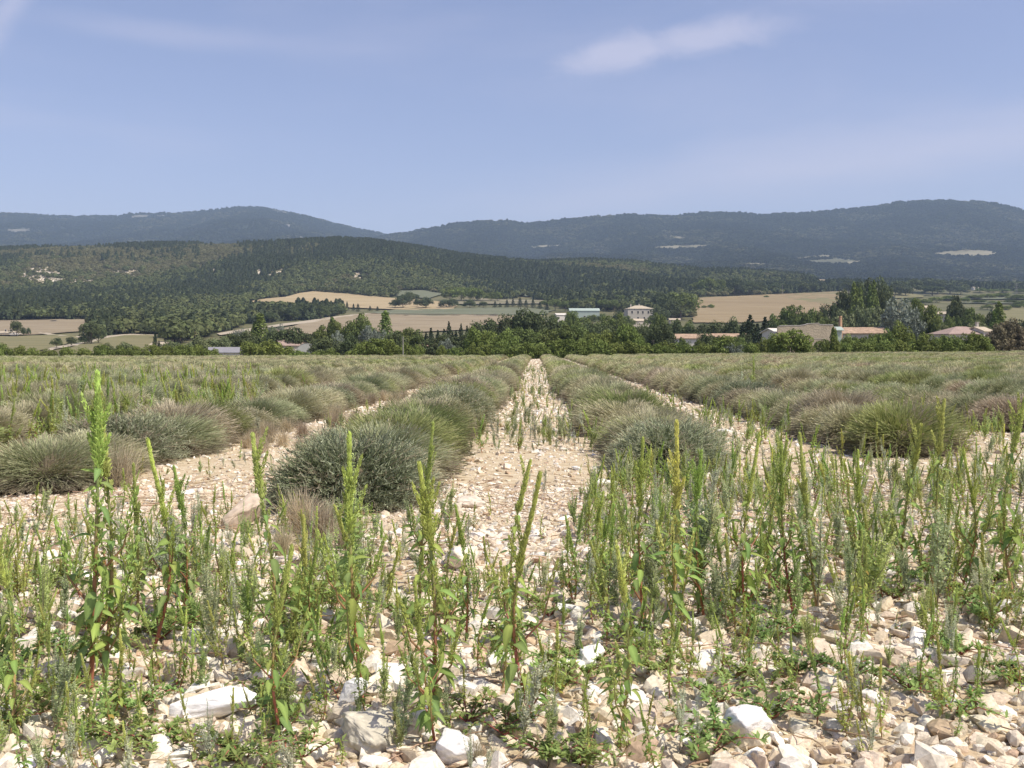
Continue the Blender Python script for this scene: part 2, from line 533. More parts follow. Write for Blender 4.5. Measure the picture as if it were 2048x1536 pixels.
fld('crop_rows', [(1560, 590.5), (1640, 587), (1691, 584.5), (1683, 602), (1668, 612), (1620, 606), (1575, 598)], M_olive, 'striped young crop in the corner of the brown field')
fld('earth_field', [(1612, 563), (1640, 559), (1720, 560), (1760, 565), (1735, 571), (1640, 571)], M_pink, 'grey-pink field behind the row of trees at right')
fld('meadow', [(1980, 618), (2048, 612), (2110, 611), (2110, 652), (2040, 650), (1990, 640)], M_olive, 'dry meadow at the right edge')
fld('meadow', [(1880, 598), (1960, 596), (2110, 597), (2110, 600), (1960, 600), (1890, 601)], M_green, 'thin green strip between the hedges at right')
fld('meadow', [(1900, 607), (1990, 605), (2110, 606), (2110, 609), (1980, 609)], M_green, 'second green strip between the hedges at right')
fld('meadow', [(1778, 592), (1800, 583), (1810, 590), (1850, 593), (1845, 597), (1790, 598)], M_olive, 'yellowish strip behind the poplars')
fld('meadow', [(915, 567), (960, 564), (1080, 565), (1075, 569), (960, 570)], M_clear, 'pale strip field in the wood behind the parasol trees')
fld('meadow', [(1030, 590), (1090, 587), (1230, 585), (1300, 588), (1290, 592), (1120, 592), (1050, 595)], M_green, 'thin pale field above the pine belt')
fld('earth_field', [(900, 602), (1000, 600), (1110, 603), (1115, 608), (1000, 609), (920, 610)], M_clear, 'pale rough ground around the parasol trees')
CLEARINGS = []
for poly, lab in ((((1052, 494), (1085, 492), (1118, 490), (1135, 493), (1100, 496), (1068, 498)), 'left small pale clearing on the mountain flank'),
                  (((1296, 496), (1340, 492), (1400, 490), (1432, 493), (1390, 498), (1330, 501)), 'long pale clearing on the mountain flank'),
                  (((1328, 474), (1350, 472), (1375, 477), (1366, 481), (1345, 479)), 'small pale patch high on the mountain flank'),
                  (((1558, 522), (1600, 515), (1650, 510.5), (1674, 514), (1662, 517), (1610, 520), (1570, 524)), 'tan strip along the top of the domed meadow on the mountain foot'),
                  (((1690, 524), (1712, 522), (1745, 524), (1736, 528), (1700, 530)), 'small pale patch right of the domed meadow'),
                  (((1855, 509), (1890, 503), (1940, 500), (1985, 504), (2004, 511), (1960, 515), (1900, 513)), 'pale clearing at right on the mountain flank'),
                  (((1470, 528), (1500, 526), (1575, 532), (1570, 536), (1500, 534)), 'thin pale clearing left of the domed meadow'),
                  (((1288, 531), (1310, 528), (1345, 530), (1330, 534)), 'tiny pale clearing at the foot of the long ridge')):
    CLEARINGS.append(poly)
    drape('clearing', poly, M_clear, lab, lift=.0007, nrow=10, ncol=30, mesh_hit=hit_mountain)

M_domed = mat_field('domed_meadow', (.075, .08, .05), (.115, .115, .07), (.17, .16, .10), .012)
poly = ((1578, 526), (1625, 521), (1672, 518), (1716, 521), (1690, 530), (1640, 531))
CLEARINGS.append(poly)
drape('meadow', poly, M_domed, 'grey-green lower half of the domed meadow on the mountain foot', lift=.0007, nrow=8, ncol=30, mesh_hit=hit_mountain)
M_scree = mat_field('pale_scree', (.07, .075, .05), (.15, .145, .115), (.32, .30, .27), .05)
SCREES = []
for poly, lab in ((((262, 433), (285, 430.5), (302, 431), (296, 436), (270, 437)), 'pale scree on the shoulder of the left mountain'),
                  (((312, 433), (335, 430.5), (330, 434.5)), 'small pale scree right of the shoulder'),
                  (((548, 421), (562, 422), (580, 429), (566, 428)), 'pale scree just below the rounded summit'),
                  (((590, 472), (604, 473), (628, 484), (612, 484)), 'pale scree low on the left mountain'),
                  (((572, 449), (580, 450), (584, 455), (575, 455)), 'tiny pale scree halfway up the left mountain'),
                  (((20, 459), (60, 458), (66, 464), (26, 466)), 'faint scree on the far left slope')):
    SCREES.append(poly)
    drape('scree', poly, M_scree, lab, lift=.0007, nrow=6, ncol=16, mesh_hit=lambda a, b: hit_mountain(a, b, LM))
# ---------------------------------------------------------------- instanced masses
HID = {}


def scatter(name, pts, rot, scl, idx, templates, label):
    """one object: geometry nodes set a template on every point (for what nobody could count)"""
    n = len(pts)
    me = bpy.data.meshes.new(name)
    me.vertices.add(n); me.vertices.foreach_set('co', np.asarray(pts, np.float32).ravel())
    a = me.attributes.new('rot', 'FLOAT_VECTOR', 'POINT'); a.data.foreach_set('vector', np.asarray(rot, np.float32).ravel())
    scl = np.asarray(scl, np.float32)
    if scl.ndim == 1: scl = np.repeat(scl[:, None], 3, 1)
    a = me.attributes.new('scl', 'FLOAT_VECTOR', 'POINT'); a.data.foreach_set('vector', scl.ravel())
    a = me.attributes.new('idx', 'INT', 'POINT'); a.data.foreach_set('value', np.asarray(idx, np.int32))
    o = link(name, me)
    coll = bpy.data.collections.new(name + '_kinds')
    for k, tm in enumerate(templates):
        to = bpy.data.objects.new('%s_kind_%02d' % (name, k), tm)
        coll.objects.link(to)
    g = bpy.data.node_groups.new(name + '_scatter', 'GeometryNodeTree')
    g.interface.new_socket('Geometry', in_out='INPUT', socket_type='NodeSocketGeometry')
    g.interface.new_socket('Geometry', in_out='OUTPUT', socket_type='NodeSocketGeometry')
    nd = g.nodes
    gi = nd.new('NodeGroupInput'); go = nd.new('NodeGroupOutput')
    ci = nd.new('GeometryNodeCollectionInfo'); ci.inputs['Collection'].default_value = coll
    ci.inputs['Separate Children'].default_value = True
    ci.inputs['Reset Children'].default_value = True
    ip = nd.new('GeometryNodeInstanceOnPoints')
    ip.inputs['Pick Instance'].default_value = True
    def attr(nm, tp):
        x = nd.new('GeometryNodeInputNamedAttribute'); x.data_type = tp; x.inputs['Name'].default_value = nm
        return [q for q in x.outputs if q.enabled and q.name == 'Attribute'][0]
    L = g.links.new
    L(gi.outputs[0], ip.inputs['Points']); L(ci.outputs[0], ip.inputs['Instance'])
    L(attr('idx', 'INT'), ip.inputs['Instance Index'])
    e2r = nd.new('FunctionNodeEulerToRotation'); L(attr('rot', 'FLOAT_VECTOR'), e2r.inputs[0]); L(e2r.outputs[0], ip.inputs['Rotation'])
    L(attr('scl', 'FLOAT_VECTOR'), ip.inputs['Scale'])
    L(ip.outputs[0], go.inputs[0])
    md = o.modifiers.new('scatter', 'NODES'); md.node_group = g
    tag(o, label, None, None, 'stuff')
    return o


# ---------------------------------------------------------------- stones
def stone_mesh(name, seed, flat, npts=18, c=(.6, .55, .47), rough=0.0, long=1.0):
    r = np.random.default_rng(seed)
    bm = bmesh.new()
    pts = r.normal(size=(npts, 3)); pts /= np.linalg.norm(pts, axis=1)[:, None]
    pts *= r.uniform(.8, 1.1, (npts, 1))
    pts = np.sign(pts) * np.abs(pts) ** .8
    pts = pts * np.array([long, r.uniform(.6, .9), flat]) * .5
    for p in pts: bm.verts.new(p)
    res = bmesh.ops.convex_hull(bm, input=bm.verts)
    bmesh.ops.delete(bm, geom=[v for v in bm.verts if not v.link_faces], context='VERTS')
    if rough:
        bmesh.ops.triangulate(bm, faces=bm.faces)
        for _ in range(3):
            bmesh.ops.subdivide_edges(bm, edges=bm.edges, cuts=1, use_grid_fill=True)
        bm.normal_update()
        co = np.array([v.co for v in bm.verts])
        d = fbm(co[:, 0] * 5 + seed, co[:, 1] * 5 + co[:, 2] * 7, seed, 4, .6) * rough
        for v, q in zip(bm.verts, d): v.co += v.normal * float(q)
    V = np.array([v.co for v in bm.verts]); Fc = [[v.index for v in f.verts] for f in bm.faces]
    bm.verts.index_update()
    Fc = [[v.index for v in f.verts] for f in bm.faces]
    mb = MB()
    tri = [f for f in Fc if len(f) == 3]; quad = [f for f in Fc if len(f) == 4]
    c = np.asarray(c)
    cc = c[None, :] * r.uniform(.9, 1.08, (len(V), 1))
    mb.add(V, tri if tri else np.zeros((0, 3), int), cc)
    if quad:
        mb.F4.append(np.array(quad)); mb.m4.append(np.zeros(len(quad)))
    bm.free()
    return mb.mesh(name, M_stone, bool(rough))


STONE_TINTS = [((.74, .68, .57), 'whitish'), ((.81, .77, .69), 'white'), ((.70, .60, .45), 'cream'), ((.60, .50, .37), 'tan'), ((.68, .57, .43), 'sandy'),
               ((.50, .37, .25), 'ochre'), ((.75, .68, .56), 'pale'), ((.69, .60, .47), 'buff')]
STONES = []
for k in range(24):
    c, nm = STONE_TINTS[k % 8]
    fl = [.72, .5, .38, .6, .8, .55, .3, .45][(k * 3) % 8]
    STONES.append((stone_mesh('stone', 100 + k, fl, 16 + k % 8, c, 0, [1.0, 1.15, 1.3][k % 3]), nm, 'flat' if fl < .46 else ('chunky' if fl > .65 else 'angular')))

# every stone, pebble and weed stands clear of the bushes
ROWS = {}
X0, DX = -1.40, 2.69
def row_x(n): return X0 + DX * n       # 0 = first row left of the path, 1 = first row right of it
ROW_START = {-1: 8.3, 0: 7.35, 1: 9.6, 2: 11.3, 3: 14.6, 4: 18, 5: 21, 6: 24}
def row_start(n): return ROW_START.get(n, 10.0 if n < 0 else 24 + (n - 6) * 3)


def under_bush(x, y, m=.5):
    n = np.round((x - X0) / DX)
    d = np.abs(x - (X0 + DX * n))
    st = np.array([row_start(int(k)) for k in np.unique(n)]); un_ = np.unique(n)
    s = st[np.searchsorted(un_, n)]
    return (d < m) & (y > s - .35) & (y < 122)


def ground_points(n, d0, d1, power=1.0, margin=1.12, seed=0, extra=2.6):
    """points on the ground in view between two depths; power 1 = even per area"""
    r = np.random.default_rng(seed)
    e = power + 1
    # the strip is wider than the frame by a few paces, at the same density
    n = int(n * (1 + extra / (margin * .5 * (d0 + d1) / 2 * (1.15 if power >= .9 else 1))))
    D = (r.uniform(0, 1, n) * (d1 ** e - d0 ** e) + d0 ** e) ** (1 / e)
    s = r.uniform(-1, 1, n) * (margin * 1024 / F * D + extra)
    return s * cy - D * sy, s * sy + D * cy


def rots(r, n, tilt=.5):
    return np.stack([r.normal(0, tilt, n), r.normal(0, tilt, n), r.uniform(0, 6.28, n)], 1)


def stone_mass():
    r = np.random.default_rng(5)
    P_, S_ = [], []
    for n, d0, d1, lo, hi, mg, sd in ((62000, 1.7, 8.5, .007, .040, 1.1, 1), (9200, 1.7, 6.5, .04, .10, 1.1, 2), (2500, 6, 9, .035, .09, 1.1, 7), (26000, 7, 18, .018, .05, 1.08, 3),
                                      (6500, 8, 22, .045, .12, 1.08, 4), (22000, 16, 45, .045, .12, 1.0, 5), (16000, 40, 122, .09, .19, 1.0, 6)):
        x, y = ground_points(n, d0, d1, 1.0 if d0 > 5 else .75, mg, sd)
        if d1 > 40:
            k = np.abs(x) < (9 if d0 < 30 else 9)
            x, y = x[k], y[k]
            x2 = r.uniform(-8, 11, n // 2); y2 = r.uniform(d0, d1, n // 2)
            x = np.concatenate([x, x2]); y = np.concatenate([y, y2])
        k = ~under_bush(x, y, .42 if d0 < 30 else .5)
        # bare clay patches in the path
        pt = fbm(x * 1.3, y * .9, 31, 3)
        k &= ~((pt > .28) & (r.uniform(0, 1, len(x)) < .55))
        x, y = x[k], y[k]
        s = lo + (hi - lo) * r.uniform(0, 1, len(x)) ** 2.2
        P_.append(np.stack([x, y, Z(x, y) + s * .05], 1)); S_.append(s)
    P_ = np.concatenate(P_); S_ = np.concatenate(S_)
    n = len(P_)
    idx = r.choice(24, n)
    scatter('stones', P_, rots(r, n, .35), S_, idx, [m[0] for m in STONES], 'cream and white limestone rubble covering the ground between the lavender rows')


stone_mass()

# ---------------------------------------------------------------- lavender
M_lav = mat_tint('lavender_stems', .9, .15, .14, .012, .04)
M_wood = mat_tint('woody_stem', .9, 0, .15, .01, .1)
LAV = {   # base, middle, tip, dead share
    'sage': ((.17, .14, .10), (.275, .315, .165), (.54, .54, .335), .08),
    'straw': ((.19, .155, .11), (.34, .345, .195), (.61, .57, .38), .10),
    'green': ((.15, .14, .08), (.24, .295, .11), (.46, .485, .22), .04),
    'dead': ((.19, .155, .12), (.38, .33, .235), (.57, .505, .37), .45),
    'silver': ((.17, .145, .10), (.205, .245, .125), (.41, .43, .29), .12),
}


def bush_mesh(name, seed, kind, nbl, W, H, bw, leafy=False, lod=0):
    r = np.random.default_rng(seed)
    cb, cm, ct, dead = [np.array(v) if not np.isscalar(v) else v for v in LAV[kind]]
    mb = MB()
    az = r.uniform(0, 2 * np.pi, nbl)
    th = np.arccos(1 - r.uniform(0, 1, nbl) ** .95 * 1.0) * 1.0
    th = np.minimum(th, 1.46)
    lump = 1 + .2 * np.sin(az * 3 + seed) * np.sin(th * 2) + .1 * np.sin(az * 7 + seed * 2) * np.sin(th)
    rad = 1 / np.sqrt((np.sin(th) / (W / 2)) ** 2 + (np.cos(th) / H) ** 2) * lump * np.where(r.uniform(0, 1, nbl) < .8, r.uniform(.86, 1.03, nbl), r.uniform(.7, 1.08, nbl))
    d = np.stack([np.sin(th) * np.cos(az), np.sin(th) * np.sin(az), np.cos(th)], 1)
    d2 = d + r.normal(0, .2, (nbl, 3)) + np.array([0, 0, .12]); d2[:, 2] = np.maximum(d2[:, 2], .03)
    d2 /= np.linalg.norm(d2, axis=1)[:, None]
    p0 = d2 * (rad * .5)[:, None] * np.array([1, 1, .8])
    p2 = d * rad[:, None] + r.normal(0, .018, (nbl, 3)); p2[:, 2] = np.maximum(p2[:, 2], .01)
    p1 = (p0 + p2) / 2 + np.array([0, 0, 1.]) * (rad * .07)[:, None]
    side = np.cross(d, r.normal(size=(nbl, 3))); side /= np.linalg.norm(side, axis=1)[:, None] + 1e-9
    sec = (np.sin(az * 2 + seed * 1.3) + .6 * np.sin(az * 5 - seed) + .5 * np.cos(th * 5 + seed)) / 2.1
    isdead = (r.uniform(0, 1, nbl) < dead + .35 * (sec > .55) * (dead < .5))
    b = r.uniform(.72, 1.28, nbl)[:, None]
    tipk = r.uniform(.15, 1, nbl)[:, None]
    dc = np.array(LAV['dead'][1]) * r.uniform(.8, 1.25, (nbl, 1))
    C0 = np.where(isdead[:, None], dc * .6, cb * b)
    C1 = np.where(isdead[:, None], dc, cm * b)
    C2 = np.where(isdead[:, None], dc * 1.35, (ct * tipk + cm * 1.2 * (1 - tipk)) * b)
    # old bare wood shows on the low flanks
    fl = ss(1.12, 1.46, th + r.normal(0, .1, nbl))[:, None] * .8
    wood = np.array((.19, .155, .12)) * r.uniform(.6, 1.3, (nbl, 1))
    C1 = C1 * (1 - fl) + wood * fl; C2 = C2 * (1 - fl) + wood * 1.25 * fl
    if leafy:
        # side shoots set with short narrow leaves
        nl = 9
        V = []; Cc = []
        for q in range(nl):
            t = .45 + .6 * q / (nl - 1)
            base = p1 + (p2 - p1) * (2 * t - 1 if t > .5 else 0) if t > .5 else p0 + (p1 - p0) * (2 * t)
            out = d * .8 + r.normal(0, .5, (nbl, 3)); out[:, 2] += .25
            out /= np.linalg.norm(out, axis=1)[:, None]
            ln = r.uniform(.025, .055, nbl)[:, None]
            sd = np.cross(out, r.normal(size=(nbl, 3))); sd /= np.linalg.norm(sd, axis=1)[:, None] + 1e-9
            w = .0035
            tri = np.stack([base - sd * w, base + sd * w, base + out * ln * .6 + sd * w * .8, base + out * ln], 1)
            V.append(tri.reshape(-1, 3)); 
            cc = np.repeat(np.where(isdead[:, None], dc, (cm * (1 - q / nl) + ct * q / nl) * b), 4, 0)
            Cc.append(cc)
        V = np.concatenate(V); Cc = np.concatenate(Cc)
        k = np.arange(len(V) // 4) * 4
        mb.add(V, np.stack([k, k + 1, k + 2, k + 3], 1), Cc)
    w = bw
    if lod == 0:
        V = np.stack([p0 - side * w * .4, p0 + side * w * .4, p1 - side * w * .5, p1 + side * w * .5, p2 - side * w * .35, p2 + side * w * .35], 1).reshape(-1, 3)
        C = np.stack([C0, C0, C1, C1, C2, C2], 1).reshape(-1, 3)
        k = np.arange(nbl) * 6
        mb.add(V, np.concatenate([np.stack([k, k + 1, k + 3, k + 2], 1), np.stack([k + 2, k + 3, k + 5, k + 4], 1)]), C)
        # seed heads left on some stalks
        hd = np.where(r.uniform(0, 1, nbl) < .12)[0]
        q = p2[hd]; dd = d[hd]; sdd = side[hd]; w2 = .006
        V = np.stack([q - dd * .01, q + sdd * w2, q + dd * .035, q - sdd * w2], 1).reshape(-1, 3)
        k = np.arange(len(hd)) * 4
        mb.add(V, np.stack([k, k + 1, k + 2, k + 3], 1), np.repeat(C2[hd] * .8, 4, 0))
    else:
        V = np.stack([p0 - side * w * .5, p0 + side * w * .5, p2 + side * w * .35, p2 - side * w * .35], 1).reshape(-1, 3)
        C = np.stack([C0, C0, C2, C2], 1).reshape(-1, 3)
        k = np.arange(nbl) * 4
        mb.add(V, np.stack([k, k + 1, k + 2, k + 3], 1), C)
    return mb.mesh(name, M_lav)


def core_mesh(name, seed, W, H, dark=(.15, .125, .085)):
    """the woody heart of a bush: a rough dome with crooked branches at its foot"""
    r = np.random.default_rng(seed)
    mb = MB()
    nu, nv = 18, 7
    u = np.linspace(0, 2 * np.pi, nu, endpoint=False)
    V = []
    for j in range(nv):
        t = j / (nv - 1) * 1.5 + .06
        for a in u:
            k = 1 + .16 * math.sin(a * 3 + seed + t * 4) + r.uniform(-.1, .1)
            V.append((math.cos(a) * math.sin(t) * W * .33 * k, math.sin(a) * math.sin(t) * W * .33 * k, math.cos(t) * H * .62 * k))
    Fq = [(j * nu + i, j * nu + (i + 1) % nu, (j + 1) * nu + (i + 1) % nu, (j + 1) * nu + i) for j in range(nv - 1) for i in range(nu)]
    V = np.array(V); V[:, 2] = np.maximum(V[:, 2], -.02)
    mb.add(V, Fq, np.array(dark)[None] * r.uniform(.7, 1.5, (len(V), 1)))
    for k in range(16):
        a = r.uniform(0, 6.28); d = np.array([math.cos(a), math.sin(a), 0])
        tube(mb, [d * .03, d * W * .2 + (0, 0, H * .12), d * W * .42 + (0, 0, H * r.uniform(.12, .4))], [.012, .009, .004], 4, (.17, .125, .09))
    return mb.mesh(name, M_wood)


NEARB = {}
for i, (kind, lf) in enumerate((('sage', 0), ('straw', 0), ('green', 0), ('sage', 0), ('dead', 0), ('silver', 1), ('straw', 0), ('silver', 1))):
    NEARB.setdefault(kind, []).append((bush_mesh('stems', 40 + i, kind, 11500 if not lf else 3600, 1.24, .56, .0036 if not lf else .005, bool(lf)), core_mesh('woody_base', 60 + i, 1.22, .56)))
MIDB = {}
for i, kind in enumerate(('sage', 'straw', 'green', 'dead', 'silver', 'sage', 'straw')):
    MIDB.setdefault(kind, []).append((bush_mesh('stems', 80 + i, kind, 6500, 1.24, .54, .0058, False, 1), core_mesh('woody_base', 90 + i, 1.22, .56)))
FARB = []
for i, kind in enumerate(('sage', 'straw', 'green', 'dead', 'sage', 'straw', 'straw')):
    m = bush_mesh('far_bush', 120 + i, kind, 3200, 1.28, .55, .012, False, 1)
    FARB.append(m)
FARC = core_mesh('far_core', 99, 1.3, .56)


def lavender():
    r = np.random.default_rng(77)
    B = []
    for n in range(-26, 32):
        y = row_start(n) + .1
        k = 0
        while y < 121 + (8 if n > 8 else 0):
            x = row_x(n) + r.normal(0, .05)
            D, col = camcoord(x, y)
            gap = False
            if n <= -2 and y < 34 and fbm(np.array([x * .35]), np.array([y * .22]), 4, 2)[0] > (.02 if n < -2 else .12): gap = True
            if n > 1 and r.uniform() < .02: gap = True
            if (-140 < col < 2190 or abs(x) < .56 * D + 5) and not gap:
                B.append((n, k, x, y))
            k += 1
            y += r.uniform(.74, .94) if y > 30 else r.uniform(.68, .88) if k > 1 else r.uniform(.78, .92)
    B.sort(key=lambda b: b[3] + .15 * abs(b[2]))
    seen = [b for b in B if -90 < camcoord(b[2], b[3])[1] < 2140]
    near = seen[:300]; ns = set(near); far = [b for b in B if b not in ns]
    near.sort(key=lambda b: (b[0], b[3]))
    count = {}
    names = {0: 'in the row left of the stony path', 1: 'in the row right of the stony path'}
    kd = {'sage': 'sage-green lavender bush', 'straw': 'straw-tipped lavender bush', 'green': 'greener lavender bush', 'dead': 'brown half-dead lavender bush',
          'silver': 'leafy silvery lavender bush'}
    FORCE = {(0, 0): 'silver', (0, 1): 'straw', (0, 2): 'sage', (1, 0): 'silver', (1, 1): 'straw', (1, 2): 'green', (2, 0): 'green', (2, 1): 'straw', (2, 2): 'straw',
             (3, 0): 'dead', (-1, 0): 'sage', (-1, 1): 'straw', (-1, 2): 'silver', (-1, 3): 'sage', (-1, 4): 'dead', (1, 9): 'dead', (1, 8): 'dead'}
    ordn = ['first', 'second', 'third', 'fourth', 'fifth', 'sixth', 'seventh', 'eighth', 'ninth', 'tenth']
    def nth(q):
        return ordn[q] if q < 10 else ('%d%s' % (q + 1, {1: 'st', 2: 'nd', 3: 'rd'}.get((q + 1) % 10 if (q + 1) // 10 != 1 else 0, 'th')))
    for n, k, x, y in near:
        i = count.get(n, 0); count[n] = i + 1
        f = vnoise(np.array([x * .8]), np.array([y * .5]), 3)[0] + r.normal(0, .28)
        kind = FORCE.get((n, i)) or ('green' if f < -.38 else 'sage' if f < .05 else 'straw' if f < .55 else 'dead' if r.uniform() < .6 else 'silver')
        pool = (NEARB if y < 24 else MIDB)[kind]
        sm, cm = pool[r.integers(len(pool))]
        s = r.uniform(.86, 1.12)
        s *= 1 + .22 * float(ss(13, 32, y))
        sz = r.uniform(.70, .92)
        if (n, i) == (0, 0): s = 1.0; sz = .90
        if n in (0, 1) and i > 0: s *= 1.05
        if (n, i) == (-1, 0): s = .96; sz = .78
        if (n, i) == (1, 0): s = .95; sz = .82
        if (n, i) == (2, 0): s = 1.12; sz = .9
        e = link('lavender_bush', None, None, (x, y, ground_at(x, y) - .01), (0, 0, r.uniform(0, 6.28)), (s, s, s * sz * r.uniform(.92, 1.06)))
        rw = names.get(n) or ('in the %s row left of the path' % ordn[-n] if n < 0 else 'in the %s row right of the path' % ordn[n - 1])
        lb = '%s, %s from the camera %s' % (kd[kind], nth(i), rw)
        tag(e, lb, 'lavender bush', 'lavender bushes planted in long rows')
        link('stems', sm, e); link('woody_base', cm, e)
    n = len(far)
    A = np.array([(b[2], b[3]) for b in far])
    pts = np.stack([A[:, 0], A[:, 1], Z(A[:, 0], A[:, 1]) - .01], 1)
    f = fbm(A[:, 0] * .12, A[:, 1] * .08, 8, 3) + r.normal(0, .22, n)
    idx = np.where(f < -.3, 2, np.where(f < 0, r.choice([0, 4], n), np.where(f < .5, r.choice([1, 5, 6], n), 3)))
    sc_ = r.uniform(.92, 1.1, n) * 1.12
    sc_ = np.stack([sc_, sc_, sc_ * r.uniform(.70, .86, n)], 1)
    # bushes sit closer than their own width, so each row reads as a ribbed hedge
    rot = np.zeros((n, 3)); rot[:, 2] = r.uniform(0, 6.28, n)
    merged = []
    for m in FARB:
        bm = bmesh.new(); bm.from_mesh(m); bm.from_mesh(FARC)
        mm = m.copy(); bm.to_mesh(mm); bm.free(); merged.append(mm)
    for mm in merged:
        at = mm.color_attributes['tint']; c = np.zeros(len(at.data) * 4, np.float32); at.data.foreach_get('color', c); c = c.reshape(-1, 4)
        c[:, :3] *= np.array([1.05, 1.06, .98]); at.data.foreach_set('color', c.ravel())
    scatter('lavender_rows', pts, rot, sc_, idx, merged, 'far lavender rows running to the crest of the field')


lavender()
# ---------------------------------------------------------------- weeds
M_leaf = mat_tint('weed_leaf', .75, .42, .22, .02, .12)
M_spike = mat_tint('seed_spike', .8, .38, .18, .02, .2)
M_stem = mat_tint('weed_stem', .55, .05, .2, .015, .3)


def leaf_shape(L, W, droop=.35, fold=.25, n=5, wave=0.0):
    """a leaf along +X, its blade folded about the midrib"""
    V = []; 
    for i in range(n):
        t = i / (n - 1)
        w = W * .5 * (math.sin(math.pi * min(t * .93 + .07, 1) ** .8) if i < n - 1 else .02)
        x = L * t; z = -droop * L * t * t + wave * math.sin(t * 7) * L
        V += [(x, -w, z + fold * w), (x, 0, z), (x, w, z + fold * w)]
    Fq = []
    for i in range(n - 1):
        a = i * 3
        Fq += [(a, a + 3, a + 4, a + 1), (a + 1, a + 4, a + 5, a + 2)]
    return np.array(V), Fq


def rot_zy(az, el):
    ca, sa, ce, se = math.cos(az), math.sin(az), math.cos(el), math.sin(el)
    Rz = np.array([[ca, -sa, 0], [sa, ca, 0], [0, 0, 1]])
    Ry = np.array([[ce, 0, -se], [0, 1, 0], [se, 0, ce]])
    return Rz @ Ry


def beads(mb, p0, p1, r0, r1, n, size, c, r, taper=.6):
    """a crowded seed spike: small pointed beads round an axis"""
    p0 = np.asarray(p0, float); p1 = np.asarray(p1, float)
    u, v, d = frame_of(p1 - p0)
    t = (np.arange(n) + .5) / n
    a = np.arange(n) * 2.399 + r.uniform(0, 6)
    rad = (r0 + (r1 - r0) * t) * np.where(t > .85, 1 - (t - .85) * 4, 1) * r.uniform(.75, 1.15, n)
    axis = p0 + (p1 - p0) * t[:, None]
    out = np.cos(a)[:, None] * u + np.sin(a)[:, None] * v
    cpos = axis + out * rad[:, None] * .55
    tip = axis + out * rad[:, None] * 1.25 + d * size * 1.1
    s = size * r.uniform(.7, 1.2, n)[:, None]
    side = np.cross(out, d)
    V = np.stack([cpos + side * s * .55, cpos - side * s * .55, cpos + d * s * .8, cpos - d * s * .6, tip], 1).reshape(-1, 3)
    k = np.arange(n) * 5
    Ft = np.concatenate([np.stack([k, k + 2, k + 4], 1), np.stack([k + 2, k + 1, k + 4], 1), np.stack([k + 1, k + 3, k + 4], 1), np.stack([k + 3, k, k + 4], 1)])
    cc = np.asarray(c)[None] * r.uniform(.7, 1.3, (n, 1))
    mb.add(V, Ft, np.repeat(cc, 5, 0))


